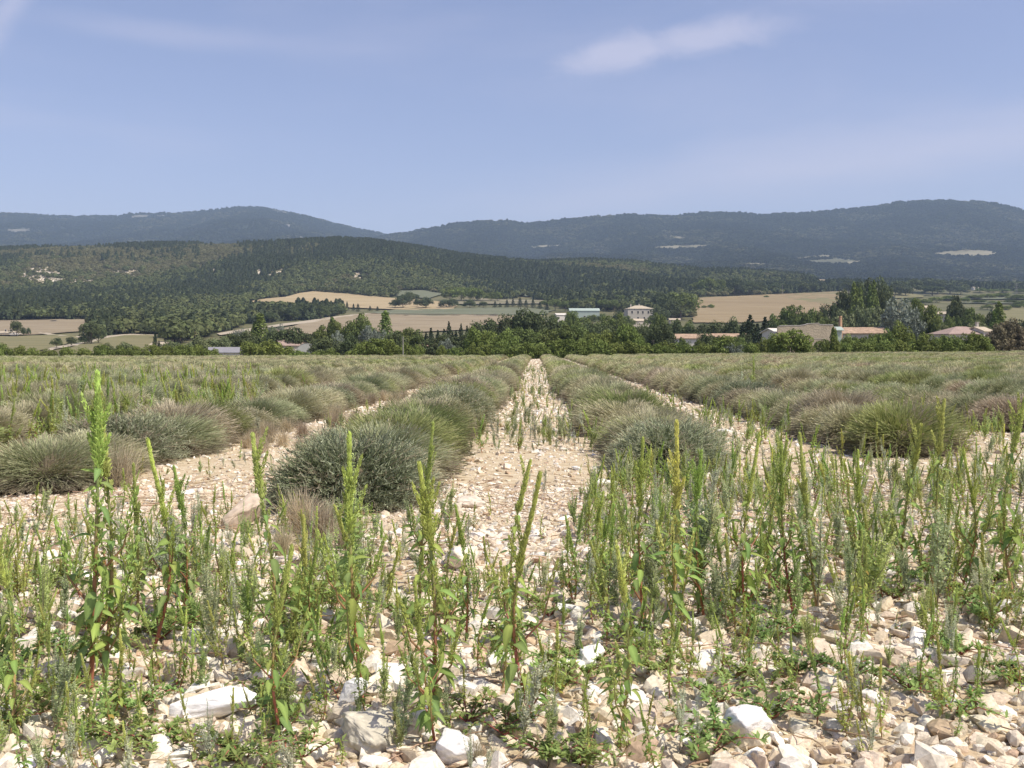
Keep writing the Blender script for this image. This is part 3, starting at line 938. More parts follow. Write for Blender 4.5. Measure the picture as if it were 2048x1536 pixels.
def amaranth(seed, hero=False, style=0):
    """pigweed one metre tall: reddish stem, drooping leaves, crowded green spike"""
    r = np.random.default_rng(seed)
    st = MB(); sp = MB(); lf = MB(); leaves = []
    lean = r.uniform(-.09, .09, 2); cur = r.uniform(-.07, .07, 2)
    def ax(t):
        return np.array([lean[0] * t + cur[0] * math.sin(t * 4), lean[1] * t + cur[1] * math.sin(t * 3.3), t])
    red = np.array((.42, .15, .10)) if style != 1 else np.array((.42, .27, .13)); grn = np.array((.22, .29, .10))
    pts = [ax(t) for t in np.linspace(-.02, .97, 12)]
    cs = [red * (1 - ss(.25, .75, t)) + grn * ss(.25, .75, t) for t in np.linspace(0, 1, 12)]
    thick = .0085 if hero else .0075
    tube(st, pts, np.linspace(thick, .003, 12), 6, np.array(cs))
    cs_ = np.array([(.46, .55, .16), (.52, .56, .19), (.42, .52, .17)][style % 3])
    s0 = r.uniform(.60, .76)
    # main spike and side spikes
    nseg = 6
    for k in range(nseg):
        ta, tb = s0 + (1 - s0) * k / nseg, s0 + (1 - s0) * (k + 1) / nseg
        rr = (.0175 if hero else .022) * (1 - .6 * k / nseg) * r.uniform(.75, 1.25)
        beads(sp, ax(ta), ax(tb), rr, rr * .85, 46 if hero else 30, .013, cs_ * (1 + .05 * k), r)
    for k in range(int(r.integers(3, 8))):
        t = r.uniform(s0 - .03, s0 + .16); a = r.uniform(0, 6.28); L = r.uniform(.07, .17)
        p = ax(t); q = p + np.array([math.cos(a) * L * .35, math.sin(a) * L * .35, L])
        beads(sp, p, q, .014, .006, 34 if hero else 20, .010, cs_, r)
    # tight clusters in the leaf axils down the stem
    for t in np.arange(.14, s0, .045):
        a = t * 80 + r.uniform(-.5, .5)
        p = ax(t); q = p + np.array([math.cos(a) * .018, math.sin(a) * .018, r.uniform(.03, .075)])
        beads(sp, p, q, .014, .006, 14, .010, cs_ * .9, r)
    # side branches
    for k in range(int(r.integers(2, 6))):
        t = r.uniform(.08, .4); a = r.uniform(0, 6.28); L = r.uniform(.15, .36)
        p = ax(t); m = p + np.array([math.cos(a) * L * .35, math.sin(a) * L * .35, L * .4]); q = p + np.array([math.cos(a) * L * .5, math.sin(a) * L * .5, L])
        tube(st, [p, m, q], [.0045, .0035, .002], 5, np.array([red, red * .6 + grn * .4, grn]))
        beads(sp, p + (q - p) * .5 + (m - (p + q) / 2) * .6, q + (q - m) * .25, .015, .006, 36, .011, cs_, r)
        for j in range(4):
            leaves.append((p + (q - p) * (.25 + .18 * j), a + r.uniform(-1.6, 1.6), r.uniform(-.3, .6), r.uniform(.045, .08)))
    nl = 30 if hero else 28
    for k in range(nl):
        t = .07 + (s0 + .02 - .07) * (k + r.uniform(0, .6)) / nl
        L = (.05 + .055 * math.sin(math.pi * min(1, t / s0)) ) * r.uniform(.5, 1.15) * (.92 if hero else .9)
        leaves.append((ax(t), k * 2.4 + r.uniform(-.4, .4), r.uniform(-.8, .45), L))
    col = np.array([(.31, .41, .105), (.36, .43, .12), (.27, .38, .115)][style % 3])
    out = []
    for p, a, el, L in leaves:
        if not hero:
            V, Fq = leaf_shape(L, L * r.uniform(.36, .52), r.uniform(.1, .6), .3, 4)
            Rm = rot_zy(a, el)
            pet = L * .25
            cc = col * r.uniform(.75, 1.3)
            if r.uniform() < .06: cc = np.array((.46, .36, .09)) * r.uniform(.6, 1.1)
            Vw = (V + [pet, 0, 0]) @ Rm.T + p
            lf.add(Vw, Fq, cc)
            e = np.array([pet, 0, 0]) @ Rm.T + p
            lf.add([p, p + (0, 0, .002), e + (0, 0, .002), e], [(0, 1, 2, 3)], col * 1.2)
        else:
            out.append((p, a, el, L))
    return (st.mesh('stem', M_stem, True), sp.mesh('seed_spike', M_spike), lf.mesh('leaves', M_leaf, True) if not hero else out)


LEAVES = []
for k in range(5):
    r = np.random.default_rng(900 + k)
    mb = MB()
    V, Fq = leaf_shape(1.0, r.uniform(.36, .5), r.uniform(.25, .75), .3, 7, .015)
    c = np.array([(.22, .32, .095), (.26, .35, .10), (.20, .29, .095), (.29, .37, .10), (.22, .31, .11)][k])
    cc = np.tile(c, (len(V), 1)); cc[1::3] = c * 1.5
    mb.add(V + [.25, 0, 0], Fq, cc)
    tube(mb, [(0, 0, 0), (.13, 0, .012), (.26, 0, 0)], [.016, .013, .01], 4, (.25, .3, .1))
    LEAVES.append(mb.mesh('leaf', M_leaf, True))
AMA = [amaranth(200 + k, False, k % 3) for k in range(9)]
HERO = [amaranth(300 + k, True, k % 2) for k in range(6)]


def feathery(seed, style=0):
    """goosefoot one metre tall: upright branches beset with small mealy leaves"""
    r = np.random.default_rng(seed)
    st = MB(); lf = MB()
    c0 = np.array([(.54, .60, .36), (.63, .66, .50), (.48, .56, .23)][style])
    stems = []
    nb = int(r.integers(7, 12))
    tube(st, [(0, 0, -.02), (.01, .0, .5), (0, .01, .95)], [.008, .005, .002], 5, [(.3, .2, .13), (.25, .26, .15), (.2, .26, .14)])
    stems.append((np.array([0, 0, .1]), np.array([0, 0, 1.0]), .0))
    for k in range(nb):
        t = r.uniform(.06, .6); a = r.uniform(0, 6.28); L = r.uniform(.25, .5) * (1.15 - t)
        sp_ = r.uniform(.18, .4)
        p = np.array([0, 0, t]); q = p + np.array([math.cos(a) * L * sp_, math.sin(a) * L * sp_, L])
        tube(st, [p, (p + q) / 2 + np.array([math.cos(a), math.sin(a), 0]) * L * .08, q], [.004, .003, .0015], 4, (.26, .26, .15))
        stems.append((p + (q - p) * .15, q, a))
    N_ = 0
    for p, q, a in stems:
        L = np.linalg.norm(q - p); n = int(L * (330 if style != 1 else 300))
        t = r.uniform(0, 1, n) ** .85
        ang = r.uniform(0, 6.28, n)
        up = r.uniform(.1, 1.0, n)
        d = np.stack([np.cos(ang), np.sin(ang), up * 1.2], 1); d /= np.linalg.norm(d, axis=1)[:, None]
        base = p + (q - p) * t[:, None] + d * (.012 * r.uniform(0, 1, n) * (1.2 - t))[:, None]
        ln = (.034 * (1.15 - t) + .008) * r.uniform(.6, 1.3, n)
        if style == 1: ln = ln * .8
        sd = np.cross(d, r.normal(size=(n, 3))); sd /= np.linalg.norm(sd, axis=1)[:, None]
        w = ln * r.uniform(.16, .3, n)
        V = np.stack([base, base + d * (ln * .5)[:, None] + sd * w[:, None], base + d * ln[:, None], base + d * (ln * .5)[:, None] - sd * w[:, None]], 1).reshape(-1, 3)
        k = np.arange(n) * 4
        cc = c0[None] * r.uniform(.65, 1.3, (n, 1))
        cc = np.where((t > .6)[:, None], cc * np.array([1.12, 1.1, 1.05]), cc)
        lf.add(V, np.stack([k, k + 1, k + 2, k + 3], 1), np.repeat(cc, 4, 0))
    return st.mesh('stem', M_stem, True), lf.mesh('leaves', M_leaf)


FEA = [feathery(400 + k, k % 3) for k in range(8)]


def lowweed(seed):
    r = np.random.default_rng(seed)
    st = MB(); lf = MB()
    for k in range(int(r.integers(7, 12))):
        a = r.uniform(0, 6.28); L = r.uniform(.25, .55)
        pts = [np.array([math.cos(a + .3 * t) * L * t, math.sin(a + .3 * t) * L * t, .05 + .24 * math.sin(t * 2.2) * r.uniform(.6, 1)]) for t in np.linspace(0, 1, 5)]
        tube(st, pts, [.010, .008, .007, .006, .003], 4, (.36, .13, .10))
        for j in range(26):
            t = r.uniform(.12, 1.03); i = min(int(t * 4), 3); p = pts[i] + (pts[i + 1] - pts[i]) * (t * 4 - i)
            V, Fq = leaf_shape(r.uniform(.06, .11), r.uniform(.03, .055), r.uniform(0, .5), .3, 3)
            lf.add(V @ rot_zy(r.uniform(0, 6.28), r.uniform(-.1, 1.1)).T + p, Fq, np.array((.29, .39, .13)) * r.uniform(.7, 1.3))
    return st.mesh('stem', M_stem, True), lf.mesh('leaves', M_leaf, True)


LOW = [lowweed(500 + k) for k in range(5)]


def tuft(seed, n=420):
    """dry grass one unit tall"""
    r = np.random.default_rng(seed); mb = MB()
    for k in range(n):
        a = r.uniform(0, 6.28); th = abs(r.normal(0, .42)); L = r.uniform(.45, 1.0)
        d = np.array([math.sin(th) * math.cos(a), math.sin(th) * math.sin(a), math.cos(th)])
        b = np.array([r.normal(0, .1), r.normal(0, .1), 0])
        m = b + d * L * .55; e = b + d * L + np.array([d[0], d[1], -.5]) * L * r.uniform(0, .25)
        s = np.cross(d, r.normal(size=3)); s /= np.linalg.norm(s); w = .006
        c = np.array((.58, .50, .35)) * r.uniform(.6, 1.25)
        mb.add([b - s * w, b + s * w, m - s * w * .8, m + s * w * .8, e - s * w * .3, e + s * w * .3], [(0, 1, 3, 2), (2, 3, 5, 4)], c)
    return mb.mesh('dry_grass', M_leaf)


TUFT = [tuft(600 + k) for k in range(3)]

LAND = [  # landmarks that a label may lean on: (name, px, py of the foot, depth is found)
    ('the long white slab', 415, 1420), ('the weathered boulder', 730, 1500), ('the square white rock', 910, 1515),
    ('the upright tan rock', 480, 1060), ('the silvery bush left of the path', 680, 1060), ('the silvery bush right of the path', 1350, 970),
    ('the tallest pigweed', 180, 1330), ('the white block', 1140, 1250), ('the white lump right of the centre', 1500, 1480),
    ('the lower right corner', 2000, 1500), ('the lower left corner', 40, 1500), ('the right edge midway up', 2010, 1120), ('the second right row', 1790, 930),
    ('the bottom centre', 1180, 1500), ('the stony mouth of the path', 1040, 980), ('the foot of the second left row', 120, 1000), ('the tall pigweeds in the centre', 1060, 1330),
    ('the green thicket right of the centre', 1420, 1160), ('the green thicket at right', 1700, 1130), ('the middle of the path', 1060, 860)]
PLANTS = []       # (kind, x, y, height, hero index, label noun)


def plant_at(kind, px, pyb, pyt, hero=None):
    p, d = hit(px, pyb)
    PLANTS.append([kind, p[0], p[1], (pyb - pyt) / F * d * 1.02, hero])


HEROES = [(172, 1385, 752), (195, 1375, 800), (300, 1300, 882), (548, 1330, 872), (722, 1400, 872), (836, 1190, 848), (858, 1470, 932), (1038, 1300, 922), (1074, 1470, 946), (1238, 1505, 1085),
          (1290, 1250, 882), (1345, 1290, 845), (930, 1290, 1012), (900, 1240, 1045), (1495, 1235, 868), (1545, 1200, 880), (1592, 1230, 890), (1640, 1230, 872), (1412, 1240, 905), (1870, 1190, 805),
          (1925, 1190, 900), (2036, 1200, 802), (1215, 1220, 1010), (268, 1240, 930), (362, 1240, 935), (10, 1480, 1062), (565, 1500, 1090), (1005, 1380, 1125), (870, 1500, 1160), (20, 1330, 1120),
          (1185, 1190, 985), (700, 1290, 1010), (640, 1300, 1080), (1808, 1180, 850), (1735, 1180, 905), (615, 1290, 1035)]
for i, (px, b, t) in enumerate(HEROES):
    plant_at('ama', px, b, t, i)
for px, b, t in ((385, 1240, 985), (352, 1230, 960), (497, 1300, 1072), (75, 1280, 1062), (690, 1250, 905), (735, 1240, 980), (1640, 1230, 950), (1455, 1260, 1010), (1310, 1250, 1000), (800, 1500, 1300), (1040, 1500, 1235),
                 (1400, 1230, 930), (1730, 1240, 960), (1880, 1220, 960), (470, 1290, 1100), (420, 1290, 1075), (1095, 1540, 1380)):
    plant_at('fea', px, b, t)
plant_at('ama', 1497, 792, 712); plant_at('fea', 1485, 795, 728); plant_at('fea', 1505, 792, 735); plant_at('fea', 1470, 792, 738)


def scatter_weeds():
    r = np.random.default_rng(91)
    def zone(n, cond, hlo, hhi, mix, d0, d1, power=1.0, seed=0):
        x, y = ground_points(n, d0, d1, power, 1.08, seed)
        z = Z(x, y)
        px, py, d = proj(np.stack([x, y, z], 1))
        k = cond(px, py, x, y) & ~under_bush(x, y, .5)
        # they gather in drifts
        k &= ~((px > 325) & (px < 505) & (py > 1412) & (py < 1500)) & ~((px > 1050) & (px < 1200) & (py > 1255) & (py < 1330))
        k &= fbm(x * 1.6, y * 1.6, seed + 60, 2) > r.uniform(-1.0, .55, len(x)) * 1.0 - .15
        for a, b in zip(x[k], y[k]):
            kind = mix[int(r.integers(len(mix)))]
            h = hlo + (hhi - hlo) * r.uniform() ** 1.3
            if kind == 'low':
                if r.uniform() < .35: continue
                h *= .5
            PLANTS.append([kind, a, b, h, None])
    A, Fh, Lw = 'ama', 'fea', 'low'
    zone(1300, lambda px, py, x, y: (px < 720) & (py > 1130) & (py < 1500), .12, .34, [A, A, Fh, Lw, A], 2.9, 5.6, 1, 1)
    zone(1250, lambda px, py, x, y: (px > 520) & (px < 1130) & (py > 1170) & (py < 1470), .12, .30, [A, A, Fh, Lw, A], 3.0, 5.4, 1, 2)
    zone(2300, lambda px, py, x, y: (px > 1130 + np.maximum(0, 1080 - py) * .7) & (py > 965) & (py < 1290), .16, .42, [A, A, Fh, A, Fh, Lw], 3.9, 8.9, 1, 3)
    zone(700, lambda px, py, x, y: (px > 1150) & (py > 1265), .10, .28, [A, A, Fh, A, Lw, Lw], 2.7, 4.3, 1, 4)
    zone(480, lambda px, py, x, y: (px < 600) & (py > 1380), .1, .24, [Lw, A, A, Fh], 2.6, 3.5, 1, 5)
    zone(130, lambda px, py, x, y: (px > 550) & (px < 1200) & (py > 1420), .08, .2, [A, Fh, Lw], 2.6, 3.3, 1, 6)
    zone(260, lambda px, py, x, y: (px < 640) & (py > 900) & (py < 1130), .12, .26, [A, Fh, Lw], 5, 11, 1, 7)
    zone(800, lambda px, py, x, y: (px < 960) & (py > 1040) & (py < 1200), .12, .32, [A, Fh, A, Fh, Lw], 4.4, 7, 1, 17)
    zone(900, lambda px, py, x, y: (px < 620) & (py > 745) & (py < 900) & (x < -3.2), .3, .6, [A, A, Fh], 10, 30, .8, 18)
    zone(150, lambda px, py, x, y: (px > 880) & (px < 1220) & (py > 900) & (py < 1130), .08, .26, [A, Fh, Lw], 5.4, 10, 1, 8)
    zone(1100, lambda px, py, x, y: (px > 1180) & (py > 830) & (py < 985), .2, .46, [A, Fh, A], 8.2, 17, 1, 9)
    zone(2600, lambda px, py, x, y: (x > -.75) & (x < .8) & (y > 11.2) & (y < 14.6), .10, .44, ['dk', A, 'dk', Fh, Lw], 10, 15.5, 1, 10)
    zone(13000, lambda px, py, x, y: (x > -.6) & (x < .55) & (y > 14.5), .1, .40, [Fh, 'dk', A, A, Lw], 14, 62, .6, 11)
    zone(5200, lambda px, py, x, y: ((x + 2.7 > -.45) & (x + 2.7 < .5) | (x - 2.7 > -.5) & (x - 2.7 < .5) | (x + 5.4 > -.5) & (x + 5.4 < .5)) & (y > 14), .16, .36, [A, Fh, 'dk'], 13, 60, .6, 12)
    zone(6000, lambda px, py, x, y: (x < -4.5) & (px < 520), .35, .8, [A, A, Fh], 12, 34, .7, 13)
    zone(500, lambda px, py, x, y: (px > 1500), .25, .45, [A, Fh], 12, 40, .7, 14)


scatter_weeds()


def place_weeds():
    r = np.random.default_rng(17)
    kinds = {'ama': [], 'fea': [], 'low': [], 'dk': []}
    for p in PLANTS:
        D, col = camcoord(p[1], p[2])
        p.append(p[3] / float(D) * (9 if p[4] is not None else 1))
        kinds[p[0]].append(p)
    far = []
    noun = {'ama': 'pigweed', 'fea': 'goosefoot', 'low': 'low creeping weed'}
    size = lambda h: 'knee-high' if h > .42 else 'shin-high' if h > .26 else 'ankle-high'
    pend = []
    for kd, cap in (('ama', 300), ('fea', 230), ('low', 90)):
        inv = lambda q: -30 < float(camcoord(q[1], q[2])[1]) < 2078 and q[2] > 2.6
        L = sorted(kinds[kd], key=lambda q: -q[5] if inv(q) else 1.0)
        far += L[cap:]
        for q in L[:cap]:
            pend.append(q)
    far += kinds['dk']
    lp = [hit(a, b)[0][:2] for _, a, b in LAND]
    cell = {}
    for q in pend:
        j = int(np.argmin([((q[1] - a) ** 2 + (q[2] - b) ** 2) / (b * b) for a, b in lp]))
        cell.setdefault((q[0], j), []).append(q)
    ordn = ['first', 'second', 'third', 'fourth', 'fifth', 'sixth', 'seventh', 'eighth', 'ninth', 'tenth', 'eleventh', 'twelfth']
    look = {'ama': [('green', 'reddish stem'), ('yellow-green', 'straw stem'), ('dark green', 'reddish stem')], 'fea': ['grey-green', 'silvery', 'fresh green'], 'low': ['green']}
    for (kd, j), L in cell.items():
        L.sort(key=lambda q: float(camcoord(q[1], q[2])[1]))
        for i, q in enumerate(L):
            where = '%s from the left near %s' % (ordn[i] if i < 12 else '%dth' % (i + 1) if (i + 1) % 10 not in (1, 2, 3) else '%d%s' % (i + 1, {1: 'st', 2: 'nd', 3: 'rd'}[(i + 1) % 10]), LAND[j][0])
            zg = ground_at(q[1], q[2])
            h = q[3]
            if kd == 'ama' and q[4] is not None:
                v = q[4] % 6
                s_, sp_, lv = HERO[v]
                e = link('pigweed', None, None, (q[1], q[2], zg), (r.normal(0, .03), r.normal(0, .03), r.uniform(0, 6.28)), (h * .9 + .1, h * .9 + .1, h))
                link('stem', s_, e); tag(link('seed_spike', sp_, e), kind='stuff')
                for (p, a, el, Ln) in lv:
                    lo = link('leaf', LEAVES[int(r.integers(5))], e, p, (0, 0, 0), Ln * (1.0 if h > .5 else 1.1))
                    lo.rotation_euler = (r.normal(0, .3), -el, a)
                lab = ('tall ' if h > .42 else '') + 'pigweed, ' + where
            elif kd == 'ama':
                v = int(r.integers(9)); s_, sp_, lf_ = AMA[v]
                w = h * r.uniform(.85, 1.1) + .03
                e = link('pigweed', None, None, (q[1], q[2], zg), (r.normal(0, .12), r.normal(0, .12), r.uniform(0, 6.28)), (w, w, h))
                link('stem', s_, e); tag(link('seed_spike', sp_, e), kind='stuff'); tag(link('leaves', lf_, e), kind='stuff')
                lab = '%s %s pigweed, %s' % (size(h), look['ama'][v % 3][0], where)
            elif kd == 'fea':
                v = int(r.integers(8)); s_, lf_ = FEA[v]
                w = h * r.uniform(.8, 1.15) + .02
                e = link('goosefoot', None, None, (q[1], q[2], zg), (r.normal(0, .12), r.normal(0, .12), r.uniform(0, 6.28)), (w, w, h))
                link('stem', s_, e); tag(link('leaves', lf_, e), kind='stuff')
                lab = '%s %s goosefoot, %s' % (size(h), look['fea'][v % 3], where)
            else:
                v = int(r.integers(5)); s_, lf_ = LOW[v]
                e = link('creeping_weed', None, None, (q[1], q[2], zg), (0, 0, r.uniform(0, 6.28)), .22 + h * .5)
                link('stem', s_, e); tag(link('leaves', lf_, e), kind='stuff')
                lab = 'low leafy weed, ' + where
            tag(e, lab, 'weed', {'ama': 'pigweeds growing among the stones', 'fea': 'goosefoot plants growing among the stones', 'low': 'low weeds creeping over the stones'}[kd])
    # the rest as one mass
    tm = []
    for a in AMA[:6] + FEA[:6]:
        bm = bmesh.new()
        for i, m in enumerate(a): bm.from_mesh(m)
        mm = a[-1].copy(); bm.to_mesh(mm); bm.free()
        tm.append(mm)
    drk = []
    for a in FEA[3:6]:
        mm = a[-1].copy(); at = mm.color_attributes['tint']
        c = np.zeros(len(at.data) * 4, np.float32); at.data.foreach_get('color', c); c = c.reshape(-1, 4); c[:, :3] = c[:, :3] * np.array([.75, .72, .72]); at.data.foreach_set('color', c.ravel())
        drk.append(mm)
    tm += drk
    n = len(far)
    x = np.array([q[1] for q in far]); y = np.array([q[2] for q in far]); h = np.array([q[3] for q in far])
    idx = np.array([{'ama': int(r.integers(6)), 'fea': 6 + int(r.integers(6)), 'low': 6 + int(r.integers(6)), 'dk': 12 + int(r.integers(3))}[q[0]] for q in far])
    w = h * r.uniform(.9, 1.3, n) + .04
    bend = np.where(r.uniform(0, 1, n) < .12, 3.2, 1.0)
    ro = np.stack([r.normal(0, .13, n) * bend, r.normal(0, .13, n) * bend, r.uniform(0, 6.28, n)], 1)
    scatter('weeds', np.stack([x, y, Z(x, y)], 1), ro, np.stack([w, w, h], 1), idx, tm, 'green weeds standing in drifts between and before the lavender rows')
    for px, py, hh, v, lab in ((640, 1085, .3, 0, 'tuft of dry straw grass at the foot of the silvery bush'), (600, 1070, .34, 1, 'dry straw grass left of the silvery bush foot'), (690, 1100, .24, 2, 'low dry straw grass before the silvery bush'),
                               (235, 975, .42, 0, 'brown dry grass clump beside the tallest pigweed'), (205, 960, .36, 1, 'dry grass clump behind the tallest pigweed'),
                               (395, 812, .7, 2, 'pale straw grass stand among the far left bushes'), (345, 815, .55, 0, 'thin straw grass stand left of the pale one'),
                               (950, 1530, .09, 1, 'small dry twig tangle beside the square white rock'), (560, 1110, .2, 2, 'sparse dry grass right of the upright tan rock')):
        p, d = hit(px, py)
        tag(link('dry_grass', TUFT[v], None, p, (0, 0, r.uniform(0, 6)), hh), lab, 'dry grass', 'dry grass tufts')


place_weeds()


def litter():
    r = np.random.default_rng(64)
    tm = []
    for k in range(5):
        mb = MB(); q = np.random.default_rng(70 + k)
        a = np.array([0, 0, .02]); pts = [a]
        for j in range(4):
            a = a + np.array([.25, q.normal(0, .07), q.normal(0, .03)]); a[2] = max(a[2], .0); pts.append(a)
        tube(mb, pts, [.016, .014, .012, .009, .005], 4, np.array((.40, .28, .18)) * q.uniform(.7, 1.3))
        if k % 2: tube(mb, [pts[2], pts[2] + np.array([.15, .15, .05])], [.009, .004], 4, (.42, .31, .2))
        tm.append(mb.mesh('twig', M_stem, True))
    x, y = ground_points(2600, 2.5, 9, 1, 1.1, 71)
    n = len(x); s = .05 + .22 * r.uniform(0, 1, n) ** 2
    scatter('dry_twigs', np.stack([x, y, Z(x, y) + .012 + .03 * r.uniform(0, 1, n)], 1), np.stack([r.normal(0, .1, n), r.normal(0, .12, n), r.uniform(0, 6.28, n)], 1), s, r.integers(0, 5, n), tm, 'dry twigs and broken stalks lying among the stones')
    x, y = ground_points(900, 7.5, 34, .7, 1.05, 72)
    k = ((np.abs((x - X0) / DX - np.round((x - X0) / DX)) > .12) & (x < -2.0)) & (y > 9.5)
    x, y = x[k], y[k]; n = len(x); h = r.uniform(.14, .34, n)
    scatter('dry_grass_tufts', np.stack([x, y, Z(x, y)], 1), np.stack([r.normal(0, .15, n), r.normal(0, .15, n), r.uniform(0, 6.28, n)], 1), h, r.integers(0, 3, n), TUFT, 'straw-coloured dry grass growing among the left lavender rows')


litter()

# ---------------------------------------------------------------- single stones
def rock(name, seed, dims, px, py, rotz, c, label, tilt=(0, 0), rough=.05, npts=30, sink=.12):
    m = stone_mesh('rock', seed, 1.0, npts, c, rough, 1.0)
    p, d = hit(px, py)
    o = link('rock', m, None, p + np.array([0, 0, dims[2] * (.5 - sink)]), (tilt[0], tilt[1], rotz), dims)
    tag(o, label, 'rock')
    return o


rock('rock', 701, (.285, .15, .075), 418, 1436, .22, (.88, .87, .85), 'long clean white slab lying among weeds, lower left', (.35, -.12), .03, 26, -.15)
rock('rock', 702, (.185, .16, .13), 733, 1498, -.5, (.58, .53, .43), 'big weathered grey-white boulder at the bottom edge', (.2, .3), .09, 34, .15)
rock('rock', 703, (.16, .15, .10), 912, 1518, -.2, (.82, .80, .77), 'squarish bright white rock at the bottom edge', (.25, -.1), .04, 16, .1)
rock('rock', 704, (.36, .22, .26), 486, 1058, .6, (.60, .50, .38), 'big upright tan rock beside the silvery bush', (.3, -.35), .05, 16, .15)
rock('rock', 705, (.15, .13, .10), 1138, 1245, .3, (.80, .77, .70), 'white block on the stones right of centre', (.1, .2), .04, 18, .1)
rock('rock', 706, (.18, .12, .08), 1135, 1355, .1, (.78, .75, .68), 'flat whitish stone below the white block', (.1, -.1), .04, 20, .1)
rock('rock', 707, (.17, .14, .12), 1500, 1480, .7, (.80, .78, .74), 'rounded white lump in the lower right part', (.1, .2), .05, 22, .1)
rock('rock', 708, (.16, .11, .12), 1180, 1345, 1.2, (.82, .79, .73), 'bright white stone in front of the white block', (.2, 0), .05, 18, .1)
rock('rock', 709, (.3, .22, .12), 1455, 872, .1, (.78, .74, .66), 'white rock lying before the second right row', (.1, .1), .05, 20, .1)
rock('rock', 710, (.26, .16, .3), 143, 838, .1, (.80, .77, .72), 'white upright stone among the far left bushes', (0, .1), .05, 18, .05)
rock('rock', 711, (.22, .16, .12), 700, 975, .4, (.6, .52, .42), 'tan rock at the right foot of the silvery bush', (.1, .1), .05, 18, .1)
rock('rock', 712, (.26, .2, .14), 1210, 990, .4, (.80, .76, .68), 'white rock at the edge of the thicket beside the path', (.1, .1), .05, 20, .1)
rock('rock', 713, (.2, .12, .14), 907, 1035, 1.0, (.62, .55, .45), 'leaning tan rock on the left edge of the path', (.5, .2), .05, 18, .1)
rock('rock', 714, (.24, .2, .14), 925, 1140, .8, (.66, .59, .48), 'broad cream rock left of the tall central pigweeds', (.1, .1), .05, 18, .1)
rock('rock', 715, (.3, .2, .1), 945, 1015, .2, (.68, .6, .48), 'flat cream rock on the left of the path', (.05, .1), .05, 18, .1)
rock('rock', 716, (.10, .06, .12), 703, 1418, .2, (.86, .85, .83), 'narrow white stone standing in the weeds above the boulder', (.2, .5), .04, 18, .1)


def single_stones():
    r = np.random.default_rng(53)
    n = 4200
    x, y = ground_points(n, 2.55, 6.6, .9, 1.05, 33, 0.0)
    n = len(x)
    s = .035 + .095 * r.uniform(0, 1, n) ** 2.6
    D, col = camcoord(x, y)
    order = np.argsort(-s / D)
    got = []
    for i in order:
        if all((x[i] - a) ** 2 + (y[i] - b) ** 2 > (.42 * (s[i] + c)) ** 2 for a, b, c, _ in got):
            got.append((x[i], y[i], s[i], i))
        if len(got) >= 284: break
    lp = [hit(a, b)[0][:2] for _, a, b in LAND]
    cell = {}
    for g in got:
        j = int(np.argmin([((g[0] - a) ** 2 + (g[1] - b) ** 2) / (b * b) for a, b in lp]))
        k = int(r.integers(24))
        cell.setdefault((j, STONES[k][1]), []).append((g, k))
    for (j, tn), L in cell.items():
        L.sort(key=lambda q: float(camcoord(q[0][0], q[0][1])[1]))
        for i, (g, k) in enumerate(L):
            m, nm, sh = STONES[k]
            o = link('limestone_chunk', m, None, (g[0], g[1], ground_at(g[0], g[1]) + g[2] * .17), (r.normal(0, .35), r.normal(0, .35), r.uniform(0, 6.28)), g[2])
            lab = '%s %s stone near %s' % (nm, sh, LAND[j][0]) if len(L) == 1 else '%s %s stone, %s such from left, near %s' % (nm, sh, ['first', 'second', 'third', 'fourth', 'fifth', 'sixth', 'seventh', 'eighth', 'ninth', 'tenth', 'eleventh', 'twelfth', '13th', '14th', '15th', '16th', '17th', '18th', '19th', '20th'][min(i, 19)], LAND[j][0])
            tag(o, lab, 'stone', 'loose limestone chunks in the foreground')


single_stones()
# ---------------------------------------------------------------- trees
M_crown = mat_tint('tree_foliage', .8, .18, .14, .012, .15)
M_bark = mat_tint('bark', .9, 0, .15, .01, .1)


